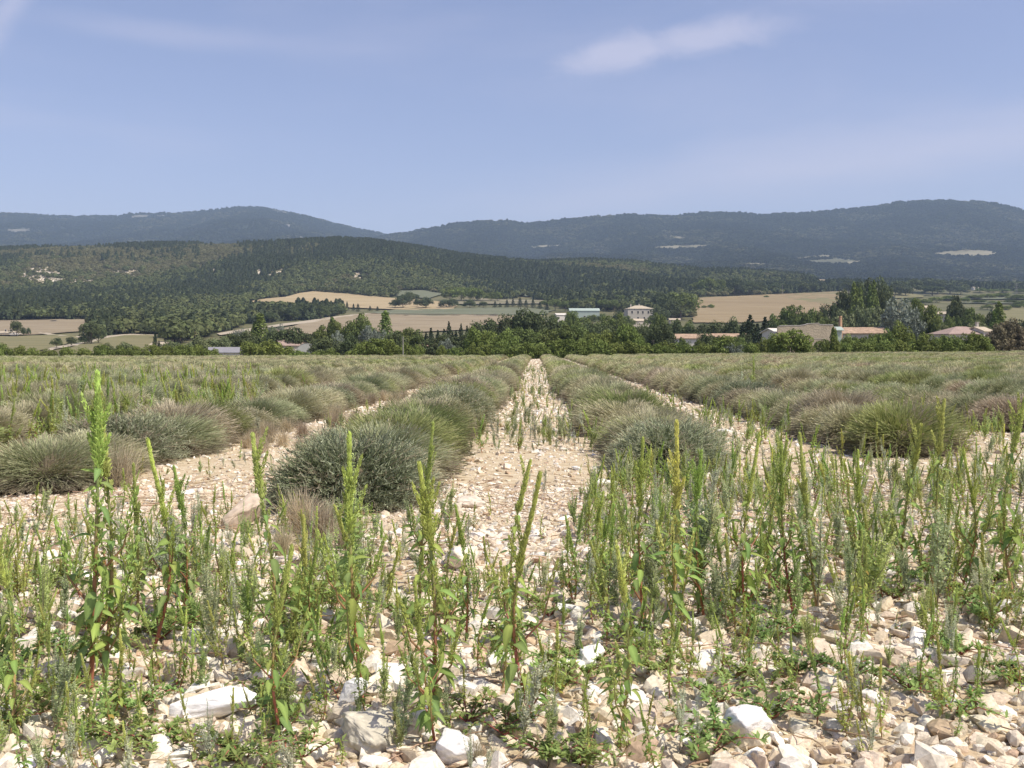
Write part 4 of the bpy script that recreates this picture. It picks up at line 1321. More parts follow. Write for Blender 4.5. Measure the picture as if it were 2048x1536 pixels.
def tree_mesh(seed, kind, n=1500, leaf=.05):
    """crown and trunk of a tree one unit tall; width follows the kind"""
    r = np.random.default_rng(seed)
    mb = MB(); tr = MB()
    base = dict(round=(.45, .80, .07), bush=(.55, .9, -.02), dark=(.42, .86, .0), conifer=(.24, .95, .06), poplar=(.11, .96, .05), willow=(.5, .85, .08), bare=(.45, .9, .05), olive=(.42, .8, .12))[kind]
    hw, top, bot = base
    cl = []
    if kind in ('conifer', 'poplar'):
        nc = 46
        for k in range(nc):
            t = (k + .5) / nc; z = bot + (1 - bot) * t
            if kind == 'conifer': rr = hw * (1 - t) ** .85 + .012
            else: rr = hw * math.sin(math.pi * min(.97, .12 + t * .86)) ** .6
            a = k * 2.4
            q = r.uniform(.35, .9)
            cl.append((np.array([math.cos(a) * rr * q, math.sin(a) * rr * q, z]), max(rr * .55, .02), 1.0))
    else:
        cz = (bot + 1) / 2; hh = (1 - bot) / 2
        for k in range(34 if kind != 'bare' else 26):
            d = r.normal(size=3); d /= np.linalg.norm(d)
            if d[2] < -.45: d[2] *= -.4
            q = r.uniform(.45, .92) ** .7
            asym = 1 + .2 * math.sin(3 * math.atan2(d[1], d[0]) + seed)
            c = np.array([d[0] * hw * q * asym, d[1] * hw * q * asym, cz + d[2] * hh * q * (.92 if d[2] > 0 else .85)])
            cl.append((c, r.uniform(.10, .19) * (1.0 if kind != 'bush' else 1.15), 1.0))
    per = max(8, n // len(cl))
    colr = dict(round=(.14, .175, .055), bush=(.165, .205, .055), dark=(.10, .124, .055), conifer=(.045, .066, .036), poplar=(.16, .21, .06), willow=(.21, .24, .19),
                bare=(.22, .19, .12), olive=(.17, .195, .095))[kind]
    colr = np.array(colr)
    for c, rad, _ in cl:
        d = r.normal(size=(per, 3)); d[:, 2] += .25; d /= np.linalg.norm(d, axis=1)[:, None]
        sq = np.array([1, 1, .75 if kind not in ('poplar',) else 1.5])
        p = c + d * rad * sq * r.uniform(.7, 1.08, (per, 1))
        nrm = d + r.normal(0, .55, (per, 3)); nrm /= np.linalg.norm(nrm, axis=1)[:, None]
        u = np.cross(nrm, r.normal(size=(per, 3))); u /= np.linalg.norm(u, axis=1)[:, None]
        v = np.cross(nrm, u)
        s = leaf * r.uniform(.45, 1.1, (per, 1)) * (.6 if kind in ('conifer', 'poplar') else 1)
        V = np.stack([p + u * s, p + v * s * .7, p - u * s, p - v * s * .7], 1).reshape(-1, 3)
        k = np.arange(per) * 4
        cc = colr * r.uniform(.8, 1.25) * r.uniform(.75, 1.3, (per, 1))
        mb.add(V, np.stack([k, k + 1, k + 2, k + 3], 1), np.repeat(cc, 4, 0))
    bc = (.16, .13, .10) if kind != 'willow' else (.24, .22, .19)
    tube(tr, [(0, 0, -.04), (.01, 0, bot + .1), (0, .01, .6), (.0, 0, .85)], [.028, .022, .012, .004] if kind not in ('poplar', 'bush') else [.02, .014, .01, .004], 6, bc)
    for k in range(7):
        a = k * 2.4 + r.uniform(-.3, .3); z = bot + .06 + .06 * k
        L = hw * r.uniform(.5, .85) if kind not in ('poplar', 'conifer') else hw * .5
        tube(tr, [(0, 0, z), (math.cos(a) * L * .5, math.sin(a) * L * .5, z + L * .4), (math.cos(a) * L, math.sin(a) * L, z + L * .75)], [.012, .008, .003], 4, bc)
    return mb.mesh('crown', M_crown), tr.mesh('trunk', M_bark, True)


TK = {}
for kind, nv in (('round', 5), ('bush', 4), ('dark', 4), ('conifer', 3), ('poplar', 2), ('willow', 2), ('bare', 2), ('olive', 3)):
    TK[kind] = [tree_mesh(1000 + 37 * k + len(kind), kind, 3400 if kind not in ('conifer', 'poplar') else 2300, .034 if kind != 'bush' else .04) for k in range(nv)]
HALF = dict(round=.47, bush=.58, dark=.45, conifer=.22, poplar=.12, willow=.52, bare=.45, olive=.44)
TREES = []   # px, ytop, D, kind, width px, zone


def T(zone, D, kind, *items):
    for it in items:
        TREES.append((it[0], it[1], it[3] if len(it) > 3 else D, kind, it[2], zone))


def TB(zone, kind, *items):
    """trees whose foot shows: px, top, foot, width"""
    for px, t, b, w in items:
        p, d = hit(px, b, 400)
        TREES.append((px, t, d, kind, w, zone))


# along the far edge of the lavender, from the left
T('behind the field edge at far left', 210, 'bush', (7, 688, 40), (40, 693, 34), (66, 697, 34), (98, 699, 34), (135, 695, 34), (170, 697, 36), (205, 690, 40), (238, 692, 36), (270, 693, 36), (300, 690, 38))
T('behind the field edge at far left', 260, 'olive', (215, 685, 30), (250, 683, 34), (345, 680, 42), (382, 682, 38), (408, 672, 46), (440, 672, 40))
T('behind the field edge at far left', 260, 'conifer', (310, 672, 20), (318, 684, 16))
T('beside the grey-roofed shed', 190, 'bush', (330, 692, 44), (365, 690, 46), (400, 690, 44), (500, 684, 46), (536, 682, 66), (575, 695, 40), (405, 699, 40), (428, 699, 30), (596, 702, 40), (618, 706, 30))
T('beside the grey-roofed shed', 300, 'dark', (462, 668, 44), (492, 664, 46), (582, 656, 62), (548, 660, 44), (610, 668, 44))
T('beside the grey-roofed shed', 320, 'poplar', (520, 634, 34), (510, 650, 24))
T('beside the grey-roofed shed', 330, 'willow', (478, 658, 32), (555, 650, 34), (535, 655, 26))
T('between the shed and the pole', 330, 'round', (630, 664, 40), (650, 652, 44), (672, 643, 34), (690, 655, 40), (722, 629, 50), (705, 650, 36), (752, 655, 36))
T('between the shed and the pole', 330, 'poplar', (771, 629, 30), (664, 640, 20))
T('between the shed and the pole', 230, 'dark', (640, 678, 46), (662, 676, 50), (690, 684, 46), (700, 672, 46), (790, 664, 44))
T('between the shed and the pole', 260, 'willow', (735, 652, 40), (760, 662, 36), (676, 662, 30))
T('between the shed and the pole', 185, 'bush', (728, 684, 50), (752, 678, 76), (782, 684, 50), (708, 700, 40), (812, 690, 44), (828, 700, 34), (660, 700, 40), (636, 702, 36))
T('between the pole and the central path', 300, 'round', (806, 654, 56), (828, 660, 46), (848, 672, 40), (800, 672, 40))
T('between the pole and the central path', 290, 'conifer', (862, 660, 26), (876, 664, 24), (898, 648, 22), (888, 662, 26), (912, 664, 22), (922, 652, 20), (905, 668, 24), (934, 656, 22), (852, 668, 22))
T('between the pole and the central path', 250, 'dark', (885, 672, 50), (912, 676, 44), (930, 670, 50), (860, 680, 40))
T('between the pole and the central path', 190, 'bush', (838, 690, 30), (882, 690, 24), (912, 696, 40), (935, 700, 34), (968, 690, 46), (1000, 686, 50), (1028, 692, 44), (945, 690, 30))
T('between the pole and the central path', 195, 'willow', (893, 679, 44))
T('between the pole and the central path', 215, 'bush', (950, 657, 50), (968, 668, 46), (985, 664, 56), (1012, 664, 52))
T('beyond the end of the central path', 330, 'dark', (960, 645, 50), (985, 640, 50), (1010, 636, 54), (1030, 630, 54), (1055, 620, 62), (1080, 630, 56), (1105, 640, 50), (1045, 645, 60), (1075, 650, 60))
T('beyond the end of the central path', 250, 'round', (1035, 656, 66), (1070, 664, 60), (1100, 660, 66), (1130, 652, 60), (1020, 672, 50), (1060, 676, 54), (1155, 652, 60))
T('beyond the end of the central path', 175, 'bush', (1052, 684, 56), (1082, 690, 60), (1112, 682, 56), (1142, 678, 60), (1172, 680, 56), (1065, 697, 40), (1098, 698, 44), (1130, 696, 46))
T('below the green shed and the stone house', 420, 'round', (1145, 624, 34), (1160, 634, 40), (1120, 640, 44), (1185, 636, 40), (1215, 634, 46), (1238, 628, 36), (1232, 640, 44), (1200, 645, 50), (1262, 646, 40), (1305, 640, 34), (1320, 628, 30))
T('below the green shed and the stone house', 310, 'dark', (1180, 648, 56), (1215, 652, 60), (1248, 650, 50), (1160, 660, 46), (1283, 654, 40))
T('below the green shed and the stone house', 220, 'bush', (1190, 668, 60), (1222, 664, 64), (1255, 650, 50), (1262, 668, 66), (1240, 676, 56))
T('below the green shed and the stone house', 175, 'bush', (1202, 684, 56), (1232, 688, 52), (1262, 684, 54), (1292, 688, 50), (1285, 676, 36), (1318, 690, 50))
T('around the white farmhouse', 270, 'dark', (1310, 652, 40), (1328, 648, 48), (1404, 668, 30), (1418, 680, 30))
T('around the white farmhouse', 380, 'dark', (1380, 652, 50), (1410, 648, 48), (1438, 644, 56), (1466, 640, 44), (1350, 644, 40), (1495, 645, 40))
T('around the white farmhouse', 400, 'round', (1355, 655, 40), (1425, 655, 50), (1345, 640, 40), (1450, 655, 44), (1376, 642, 34))
T('around the white farmhouse', 180, 'bush', (1330, 684, 44), (1350, 690, 44), (1374, 690, 40), (1398, 692, 40), (1422, 690, 40), (1448, 674, 66), (1450, 690, 50), (1508, 688, 50), (1530, 680, 40), (1545, 690, 40))
T('around the white farmhouse', 250, 'dark', (1420, 670, 40), (1436, 674, 30), (1492, 668, 34))
T('around the ruined wall', 230, 'round', (1700, 676, 30), (1760, 668, 30), (1548, 672, 26))
T('around the white farmhouse', 240, 'round', (1366, 676, 26), (1402, 678, 26), (1478, 674, 34), (1450, 676, 30))
T('around the ruined wall', 225, 'bush', (1545, 672, 34), (1742, 670, 34), (1712, 676, 30), (1645, 680, 36))
T('beside the tan-roofed house', 230, 'round', (1895, 668, 30), (1950, 668, 30), (1918, 674, 26))
T('around the white farmhouse', 178, 'willow', (1470, 688, 38))
T('around the white farmhouse', 300, 'conifer', (1500, 636, 46), (1530, 640, 44), (1515, 652, 40), (1485, 655, 34))
T('around the ruined wall', 420, 'round', (1555, 630, 40), (1575, 618, 44), (1592, 613, 52), (1614, 615, 46), (1632, 624, 40), (1562, 640, 50), (1640, 636, 44), (1660, 640, 44))
T('around the ruined wall', 165, 'bush', (1560, 684, 40), (1584, 662, 84), (1618, 692, 36), (1604, 678, 44), (1668, 676, 30))
T('around the ruined wall', 460, 'dark', (1648, 612, 22), (1662, 610, 36))
T('around the ruined wall', 165, 'poplar', (1666, 660, 16), (1671, 664, 14))
T('around the poplars', 470, 'poplar', (1708, 574, 18), (1714, 583, 16), (1721, 584, 16), (1748, 571, 17), (1740, 579, 16), (1754, 600, 14))
T('around the poplars', 480, 'dark', (1688, 585, 44), (1680, 600, 34), (1730, 590, 40), (1762, 578, 40), (1700, 600, 50), (1775, 588, 34))
T('around the poplars', 600, 'dark', (1738, 561, 56), (1718, 566, 40), (1765, 564, 50))
T('around the poplars', 420, 'olive', (1693, 618, 46), (1724, 614, 40), (1745, 615, 44), (1735, 640, 46), (1710, 632, 40), (1755, 636, 40), (1765, 622, 36))
T('beside the silvery-leaved tree', 300, 'willow', (1797, 599, 84), (1822, 640, 44), (1782, 640, 40))
T('beside the silvery-leaved tree', 320, 'round', (1857, 609, 58), (1866, 632, 50), (1880, 638, 40), (1840, 646, 40), (1832, 600, 36))
T('beside the silvery-leaved tree', 200, 'bush', (1695, 674, 44), (1724, 676, 48), (1752, 672, 48), (1778, 664, 46), (1800, 650, 54), (1815, 668, 50))
T('along the hedge below the tan-roofed house', 170, 'bush', (1690, 686, 40), (1715, 688, 44), (1742, 684, 50), (1770, 684, 48), (1800, 684, 50), (1828, 682, 50), (1856, 668, 50), (1884, 674, 52), (1912, 676, 50), (1940, 668, 50), (1966, 672, 46), (1872, 686, 50), (1905, 688, 50), (1938, 686, 48), (1845, 686, 40))
T('beside the tan-roofed house', 420, 'dark', (1915, 592, 44), (1920, 610, 46))
T('beside the tan-roofed house', 400, 'round', (1938, 618, 46), (1905, 632, 40), (1955, 628, 40), (1895, 640, 36))
T('beside the tan-roofed house', 300, 'olive', (1948, 640, 44), (1888, 652, 30), (1975, 648, 30))
T('beside the tan-roofed house', 330, 'dark', (1985, 622, 26), (1982, 640, 34))
T('beside the tan-roofed house', 310, 'poplar', (1999, 612, 30), (1992, 625, 26))
T('at the right edge of the hedge', 180, 'bare', (2000, 652, 46), (2020, 640, 46), (2040, 656, 50), (2062, 650, 50), (1985, 668, 44), (2030, 672, 56), (2005, 676, 50))
T('at the right edge of the hedge', 320, 'dark', (2050, 640, 40), (2080, 634, 50))
T('around the big stone house', 760, 'round', (1252, 632, 24), (1300, 634, 22), (1310, 626, 20), (1242, 636, 26), (1262, 638, 20))
T('around the big stone house', 820, 'dark', (1316, 612, 30), (1236, 622, 24), (1325, 620, 34))
T('around the green shed', 820, 'round', (1140, 626, 24), (1160, 634, 26), (1185, 630, 26), (1205, 628, 22), (1108, 630, 20), (1175, 632, 22))
# standing in the middle distance with the foot in view
TB('beside the far-left white farm', 'dark', (33, 642, 675, 27), (47, 655, 674, 12), (57, 656, 672, 10))
TB('by the chalk track at left', 'dark', (113, 676, 698, 24), (143, 674, 693, 22), (168, 672, 690, 26), (182, 644, 690, 42), (196, 655, 688, 34), (288, 648, 670, 26), (298, 655, 670, 20))
TB('on the lower edge of the golden field', 'dark', (560, 617, 642, 32), (582, 614, 642, 30), (602, 606, 640, 36), (622, 606, 640, 30), (642, 610, 640, 30), (658, 612, 637, 26), (540, 624, 646, 26), (676, 612, 634, 24), (516, 630, 648, 24))
TB('on the lower edge of the golden field', 'conifer', (685, 603, 622, 9), (694, 604, 622, 9), (707, 608, 622, 8), (716, 608, 624, 10), (740, 612, 622, 8), (755, 613, 622, 8), (500, 632, 648, 12), (530, 622, 644, 14))
TB('between the golden field and the parasol trees', 'dark', (806, 590, 618, 32), (790, 600, 618, 22), (820, 584, 612, 26), (852, 596, 618, 34), (834, 598, 616, 16), (892, 600, 617, 36), (905, 598, 616, 26), (940, 600, 618, 28), (967, 603, 617, 20), (828, 588, 600, 24))
TB('among the parasol trees', 'bush', (900, 574, 603, 44), (922, 576, 604, 44), (946, 576, 604, 42), (960, 580, 604, 30), (982, 585, 604, 26), (995, 584, 604, 22))
TB('above the pink field', 'conifer', (1014, 600, 616, 11), (1026, 598, 614, 10), (1040, 596, 616, 13), (1052, 600, 616, 10), (1066, 598, 618, 12), (990, 603, 616, 10), (1080, 604, 620, 12), (1000, 606, 616, 8), (1094, 608, 622, 11))
TB('behind the green shed', 'round', (1110, 596, 622, 24), (1130, 602, 624, 24), (1150, 598, 622, 24), (1180, 596, 620, 28), (1205, 598, 622, 26), (1228, 600, 624, 26), (1090, 600, 616, 18), (1240, 590, 612, 30), (1262, 586, 606, 28), (1300, 582, 602, 32))
TB('left of the brown field', 'round', (1362, 585, 640, 74))
TB('left of the brown field', 'dark', (1330, 590, 640, 42), (1318, 584, 625, 34), (1345, 600, 645, 40))
TB('in the brown field', 'bush', (1408, 611, 618, 12), (1422, 609, 618, 17), (1533, 591, 597, 12))
TB('above the brown field', 'bush', (1402, 559, 590, 34), (1420, 557, 590, 34), (1440, 560, 590, 28), (1390, 566, 590, 22))
TB('above the brown field', 'dark', (1470, 556, 592, 34), (1498, 562, 591, 34), (1516, 564, 589, 34), (1480, 570, 592, 26), (1548, 566, 588, 30), (1566, 568, 587, 26), (1604, 564, 587, 30), (1624, 566, 585, 24), (1645, 568, 584, 18), (1665, 565, 583, 26), (1684, 566, 584, 24), (1545, 576, 588, 20), (1698, 560, 590, 28))
TB('among the hedges at far right', 'dark', (1800, 562, 592, 40), (1826, 558, 590, 40), (1850, 556, 588, 46), (1875, 560, 588, 40), (1900, 568, 588, 34), (1922, 574, 590, 30), (1812, 574, 594, 34), (1790, 570, 596, 26), (1865, 572, 592, 40))
TB('among the hedges at far right', 'bush', (1826, 596, 608, 36), (1850, 598, 610, 36), (1872, 594, 606, 30), (1896, 592, 602, 34), (1950, 590, 599, 34), (1975, 588, 598, 30), (2000, 586, 597, 40), (2030, 590, 600, 34), (1958, 600, 607, 30), (1985, 602, 608, 24),
   (2020, 600, 607, 34), (2045, 602, 612, 40), (1930, 596, 606, 24), (1975, 610, 620, 26), (2008, 612, 622, 34), (2035, 608, 618, 30), (2046, 590, 598, 30), (1960, 576, 586, 24), (1986, 578, 586, 26), (2012, 578, 586, 24), (2040, 578, 587, 26))


def place_trees():
    r = np.random.default_rng(3)
    words = dict(round='leafy mid-green tree', bush='bright green bushy tree', dark='dark green tree', conifer='pointed dark conifer', poplar='slim upright tree', willow='silvery-leaved tree', bare='brownish half-bare tree', olive='dull grey-green tree')
    cats = dict(bush='bush')
    cell = {}
    for t in TREES: cell.setdefault((t[5], t[3]), []).append(t)
    ordn = ['first', 'second', 'third', 'fourth', 'fifth', 'sixth', 'seventh', 'eighth', 'ninth', 'tenth', 'eleventh', 'twelfth', '13th', '14th', '15th', '16th', '17th', '18th', '19th', '20th', '21st', '22nd', '23rd', '24th']
    for (zone, kind), L in cell.items():
        L.sort()
        for i, (px, yt, D, k, w, z) in enumerate(L):
            p = P(px, yt, D); g = ground_at(p[0], p[1])
            h = max(p[2] - g, 1.0) * 1.07
            sw = w / F * D / (2 * HALF[kind])
            m = TK[kind][int(r.integers(len(TK[kind])))]
            nm = 'conifer' if kind == 'conifer' else 'bush' if kind == 'bush' else 'poplar' if kind == 'poplar' else 'tree'
            # a crown never gets squashed into a pancake or a pole: leave part of the height to the width
            e = link(nm, None, None, (p[0], p[1], g), (0, 0, r.uniform(0, 6.28)), (sw * r.uniform(.95, 1.1), sw, h))
            link('crown', m[0], e); link('trunk', m[1], e)
            lab = '%s, %s from the left %s' % (words[kind], ordn[i], zone) if len(L) > 1 else '%s %s' % (words[kind], zone)
            tag(e, lab, 'bush' if kind == 'bush' else 'tree', 'trees ' + zone)


place_trees()

# ---------------------------------------------------------------- woods
def in_poly(px, py, poly):
    ins = np.zeros(len(px), bool)
    n = len(poly)
    for i in range(n):
        ax, ay = poly[i]; bx, by = poly[(i + 1) % n]
        c = ((ay > py) != (by > py)) & (px < (bx - ax) * (py - ay) / (by - ay + 1e-9) + ax)
        ins ^= c
    return ins


WOODLOW = [(-400, 640), (0, 640), (182, 640), (186, 686), (205, 684), (215, 671), (330, 671), (345, 690), (430, 668), (470, 658), (490, 648), (560, 642), (640, 640), (700, 622), (720, 604), (760, 598), (830, 590), (900, 584), (960, 583), (1010, 602),
           (1040, 592), (1060, 594), (1110, 612), (1150, 622), (1240, 622), (1330, 636), (1386, 636), (1387, 594), (1450, 592), (1560, 588), (1640, 584), (1692, 582), (1780, 572), (1850, 576), (1950, 580), (2048, 584), (2400, 588)]
ROCKY = [[(30, 540), (100, 534), (150, 552), (190, 560), (180, 578), (80, 580), (30, 560)], [(190, 545), (280, 540), (290, 556), (200, 556)], [(375, 540), (450, 535), (470, 552), (390, 556)],
         [(505, 540), (560, 536), (600, 545), (560, 560), (510, 556)], [(600, 516), (640, 512), (650, 524), (612, 528)], [(700, 545), (745, 540), (750, 560), (705, 562)], [(1300, 530), (1330, 528), (1330, 538), (1305, 540)]]


def far_tree(seed, kind):
    r = np.random.default_rng(seed); mb = MB()
    c0 = np.array(dict(pine=(.070, .088, .042), oak=(.112, .130, .050), scrub=(.165, .160, .076))[kind])
    n = 150
    d = r.normal(size=(n, 3)); d /= np.linalg.norm(d, axis=1)[:, None]
    d[:, 2] = np.abs(d[:, 2]) * 1.0 - .15
    lump = 1 + .22 * np.sin(d[:, 0] * 5 + seed) * np.cos(d[:, 1] * 4)
    if kind == 'pine':
        z = r.uniform(0, 1, n) ** .8; a = r.uniform(0, 6.28, n); q = (.36 * (1 - z) ** .7 + .03)
        p = np.stack([np.cos(a) * q, np.sin(a) * q, .08 + z * .92], 1); nrm = np.stack([np.cos(a), np.sin(a), .5 + 0 * a], 1)
    else:
        p = d * lump[:, None] * np.array([.5, .5, .5]) + [0, 0, .45]; nrm = d
    nrm = nrm + r.normal(0, .4, (n, 3)); nrm /= np.linalg.norm(nrm, axis=1)[:, None]
    u = np.cross(nrm, r.normal(size=(n, 3))); u /= np.linalg.norm(u, axis=1)[:, None]; v = np.cross(nrm, u)
    s = .13 * r.uniform(.6, 1.2, (n, 1))
    V = np.stack([p + u * s, p + v * s * .8, p - u * s, p - v * s * .8], 1).reshape(-1, 3); k = np.arange(n) * 4
    mb.add(V, np.stack([k, k + 1, k + 2, k + 3], 1), np.repeat(c0 * r.uniform(.7, 1.35, (n, 1)), 4, 0))
    tube(mb, [(0, 0, -.1), (0, 0, .5)], [.04, .02], 4, (.12, .1, .08))
    return mb.mesh('wood_tree', M_crown)


def woods():
    r = np.random.default_rng(12)
    n = 105000
    e = 2.0
    D = (r.uniform(0, 1, n) * (2420. ** e - 480. ** e) + 480. ** e) ** (1 / e)
    s = r.uniform(-1.12, 1.12, n) * 1024 / F * D
    x = s * cy - D * sy; y = s * sy + D * cy
    z = Z(x, y)
    px, py, _ = proj(np.stack([x, y, z], 1))
    low = np.interp(px, [a for a, b in WOODLOW], [b for a, b in WOODLOW])
    k = (py < low + r.normal(0, .8, n)) | (D > 2250)
    for f in FIELDS: k &= ~in_poly(px, py + .8, f)
    k &= ~in_poly(px, py - 9, FIELDS[0]) & ~in_poly(px, py - 4, FIELDS[0])
    rk = np.zeros(n, bool)
    for f in ROCKY: rk |= in_poly(px + r.normal(0, 10, n), py + r.normal(0, 3, n), f)
    k &= ~(rk & (r.uniform(0, 1, n) < .86))
    # a few openings
    op = fbm(x / 75., y / 130., 71, 3)
    k &= ~((op > .5) & ((px < 1000) | (op > .62)) & (r.uniform(0, 1, n) < .8))
    k &= r.uniform(0, 1, n) < np.where(px > 1000, .9, 1.0)
    x, y, z, px, py, op, D = x[k], y[k], z[k], px[k], py[k], op[k], D[k]
    m = len(x)
    f = fbm(x / 160., y / 220., 33, 3) + r.normal(0, .16, m)
    up = ss(560, 505, py) * (px < 700)          # scrubbier and yellower high on the left hill
    up = np.maximum(up, .42 * ss(880, 1150, px))
    kind = np.where(f + .55 * up > .34, 2, np.where(f > -.10, 1, 0))
    idx = kind * 3 + r.integers(0, 3, m)
    h = np.where(kind == 0, r.uniform(7, 14.5, m), np.where(kind == 1, r.uniform(6, 12, m), r.uniform(3.5, 8, m)))
    w = np.where(kind == 0, h * r.uniform(.7, .95, m), h * r.uniform(.95, 1.4, m))
    rot = np.zeros((m, 3)); rot[:, 2] = r.uniform(0, 6.28, m)
    tm = [far_tree(2000 + q, kd) for kd in ('pine', 'oak', 'scrub') for q in range(3)]
    scatter('woods', np.stack([x, y, z - .3], 1), rot, np.stack([w, w, h], 1), idx, tm, 'dark pine and oak woods covering the hills beyond the valley')
    # bare limestone showing through the scrub
    n = 120000
    D = (r.uniform(0, 1, n) * (2250. ** e - 1200. ** e) + 1200. ** e) ** (1 / e)
    s = r.uniform(-1.05, .45, n) * 1024 / F * D
    x = s * cy - D * sy; y = s * sy + D * cy; z = Z(x, y)
    px, py, _ = proj(np.stack([x, y, z], 1))
    rk = np.zeros(n, bool)
    for f in ROCKY: rk |= in_poly(px, py, f)
    rk &= fbm(x / 8., y / 22., 44, 3) > -.22
    x, y, z = x[rk], y[rk], z[rk]; m = len(x)
    scatter('outcrop_rocks', np.stack([x, y, z + .3], 1), rots(r, m, .3), r.uniform(1.2, 4.5, m), r.integers(0, 3, m), [STONES[2][0], STONES[6][0], STONES[7][0]], 'pale limestone outcrops showing through the scrub on the left hill')


woods()


def mountain_woods():
    r = np.random.default_rng(88)
    clear = CLEARINGS
    tm = []
    for q in range(6):
        m = far_tree(3000 + q, ['pine', 'oak', 'pine', 'scrub', 'pine', 'oak'][q])
        at = m.color_attributes['tint']; c = np.zeros(len(at.data) * 4, np.float32)
        at.data.foreach_get('color', c); c = c.reshape(-1, 4); c[:, :3] *= [.36, .52, .36, .7, .48, .45][q]
        at.data.foreach_set('color', c.ravel()); tm.append(m)
    Pt, S, I = [], [], []
    for (D0, Dc, X, Y, z, cols, ts), n, lo, hi in ((RM, 90000, 600, 2250), (LM, 40000, -200, 950)):
        nt = len(ts) - 12
        v = r.uniform(0, 1, n) ** .8 * (nt - 1.01); u = r.uniform(np.searchsorted(cols, lo), min(np.searchsorted(cols, hi), len(cols) - 2), n)
        i, j = v.astype(int), u.astype(int); a, b = v - i, u - j
        def g(A): return (A[i, j] * (1 - b) + A[i, j + 1] * b) * (1 - a) + (A[i + 1, j] * (1 - b) + A[i + 1, j + 1] * b) * a
        x, y, zz = g(X), g(Y), g(z)
        px, py, d = proj(np.stack([x, y, zz], 1))
        k = np.ones(n, bool)
        for f in (clear if lo > 0 else SCREES):
            if 1: k &= ~in_poly(px + r.normal(0, 5 if lo > 0 else 2, n), py + r.normal(0, .8, n), f)
        f = fbm(x / 260., y / 420., 93, 4)
        k &= (f < .42) | (r.uniform(0, 1, n) < .25)
        h = r.uniform(9, 15, n)
        Pt.append(np.stack([x, y, zz - 2], 1)[k]); S.append(np.stack([h * r.uniform(1.3, 2.2, n), h * r.uniform(1.3, 2.2, n), h], 1)[k])
        I.append(np.where(f < -.12, r.choice([0, 0, 4, 5], n), np.where(f < .2, r.choice([1, 2, 4], n), r.choice([1, 3, 2], n)))[k])
    Pt, S, I = np.concatenate(Pt), np.concatenate(S), np.concatenate(I)
    rot = np.zeros((len(Pt), 3)); rot[:, 2] = r.uniform(0, 6.28, len(Pt))
    scatter('mountain_woods', Pt, rot, S, I, tm, 'dark woods clothing the two mountains')


mountain_woods()

# ---------------------------------------------------------------- buildings
def mat_plain(name, c, var=.12, scale=1.2, rough=.9, bump=.15):
    c = np.array(c)
    return mat_noise(name, [(.3, tuple(c * (1 - var))), (.5, tuple(c)), (.7, tuple(np.minimum(c * (1 + var), .9)))], scale, 6, rough, bump, 4)
M_plaster = mat_plain('pale_plaster', (.50, .46, .39))
M_white = mat_plain('white_plaster', (.66, .62, .55))
M_stonew = mat_plain('field_stone_wall', (.46, .41, .34), .22, 1.5)
M_ruin = mat_plain('old_render', (.52, .435, .31), .16, .35, .95, .3)
M_tile = mat_plain('pale_clay_tiles', (.47, .40, .30), .2, 1.6)
M_orange = mat_plain('orange_clay_tiles', (.40, .285, .20), .35, .9)
M_pinkt = mat_plain('weathered_pink_tiles', (.36, .27, .23), .2, 1.0)
M_grey = mat_plain('grey_sheet_roof', (.26, .255, .27), .08, .8, .6)
M_pole = mat_plain('grey_wood', (.35, .33, .30))
M_darkw = mat_plain('dark_opening', (.05, .05, .06), .1)
M_gh = mat_plain('pale_green_sheet', (.40, .47, .41), .06, .6, .5)
M_brick = mat_plain('chimney_brick', (.47, .30, .19), .15, 1.5)


def part(name, fn, m, parent, smooth=False):
    mb = MB(); fn(mb); return link(name, mb.mesh(name, m, smooth), parent)


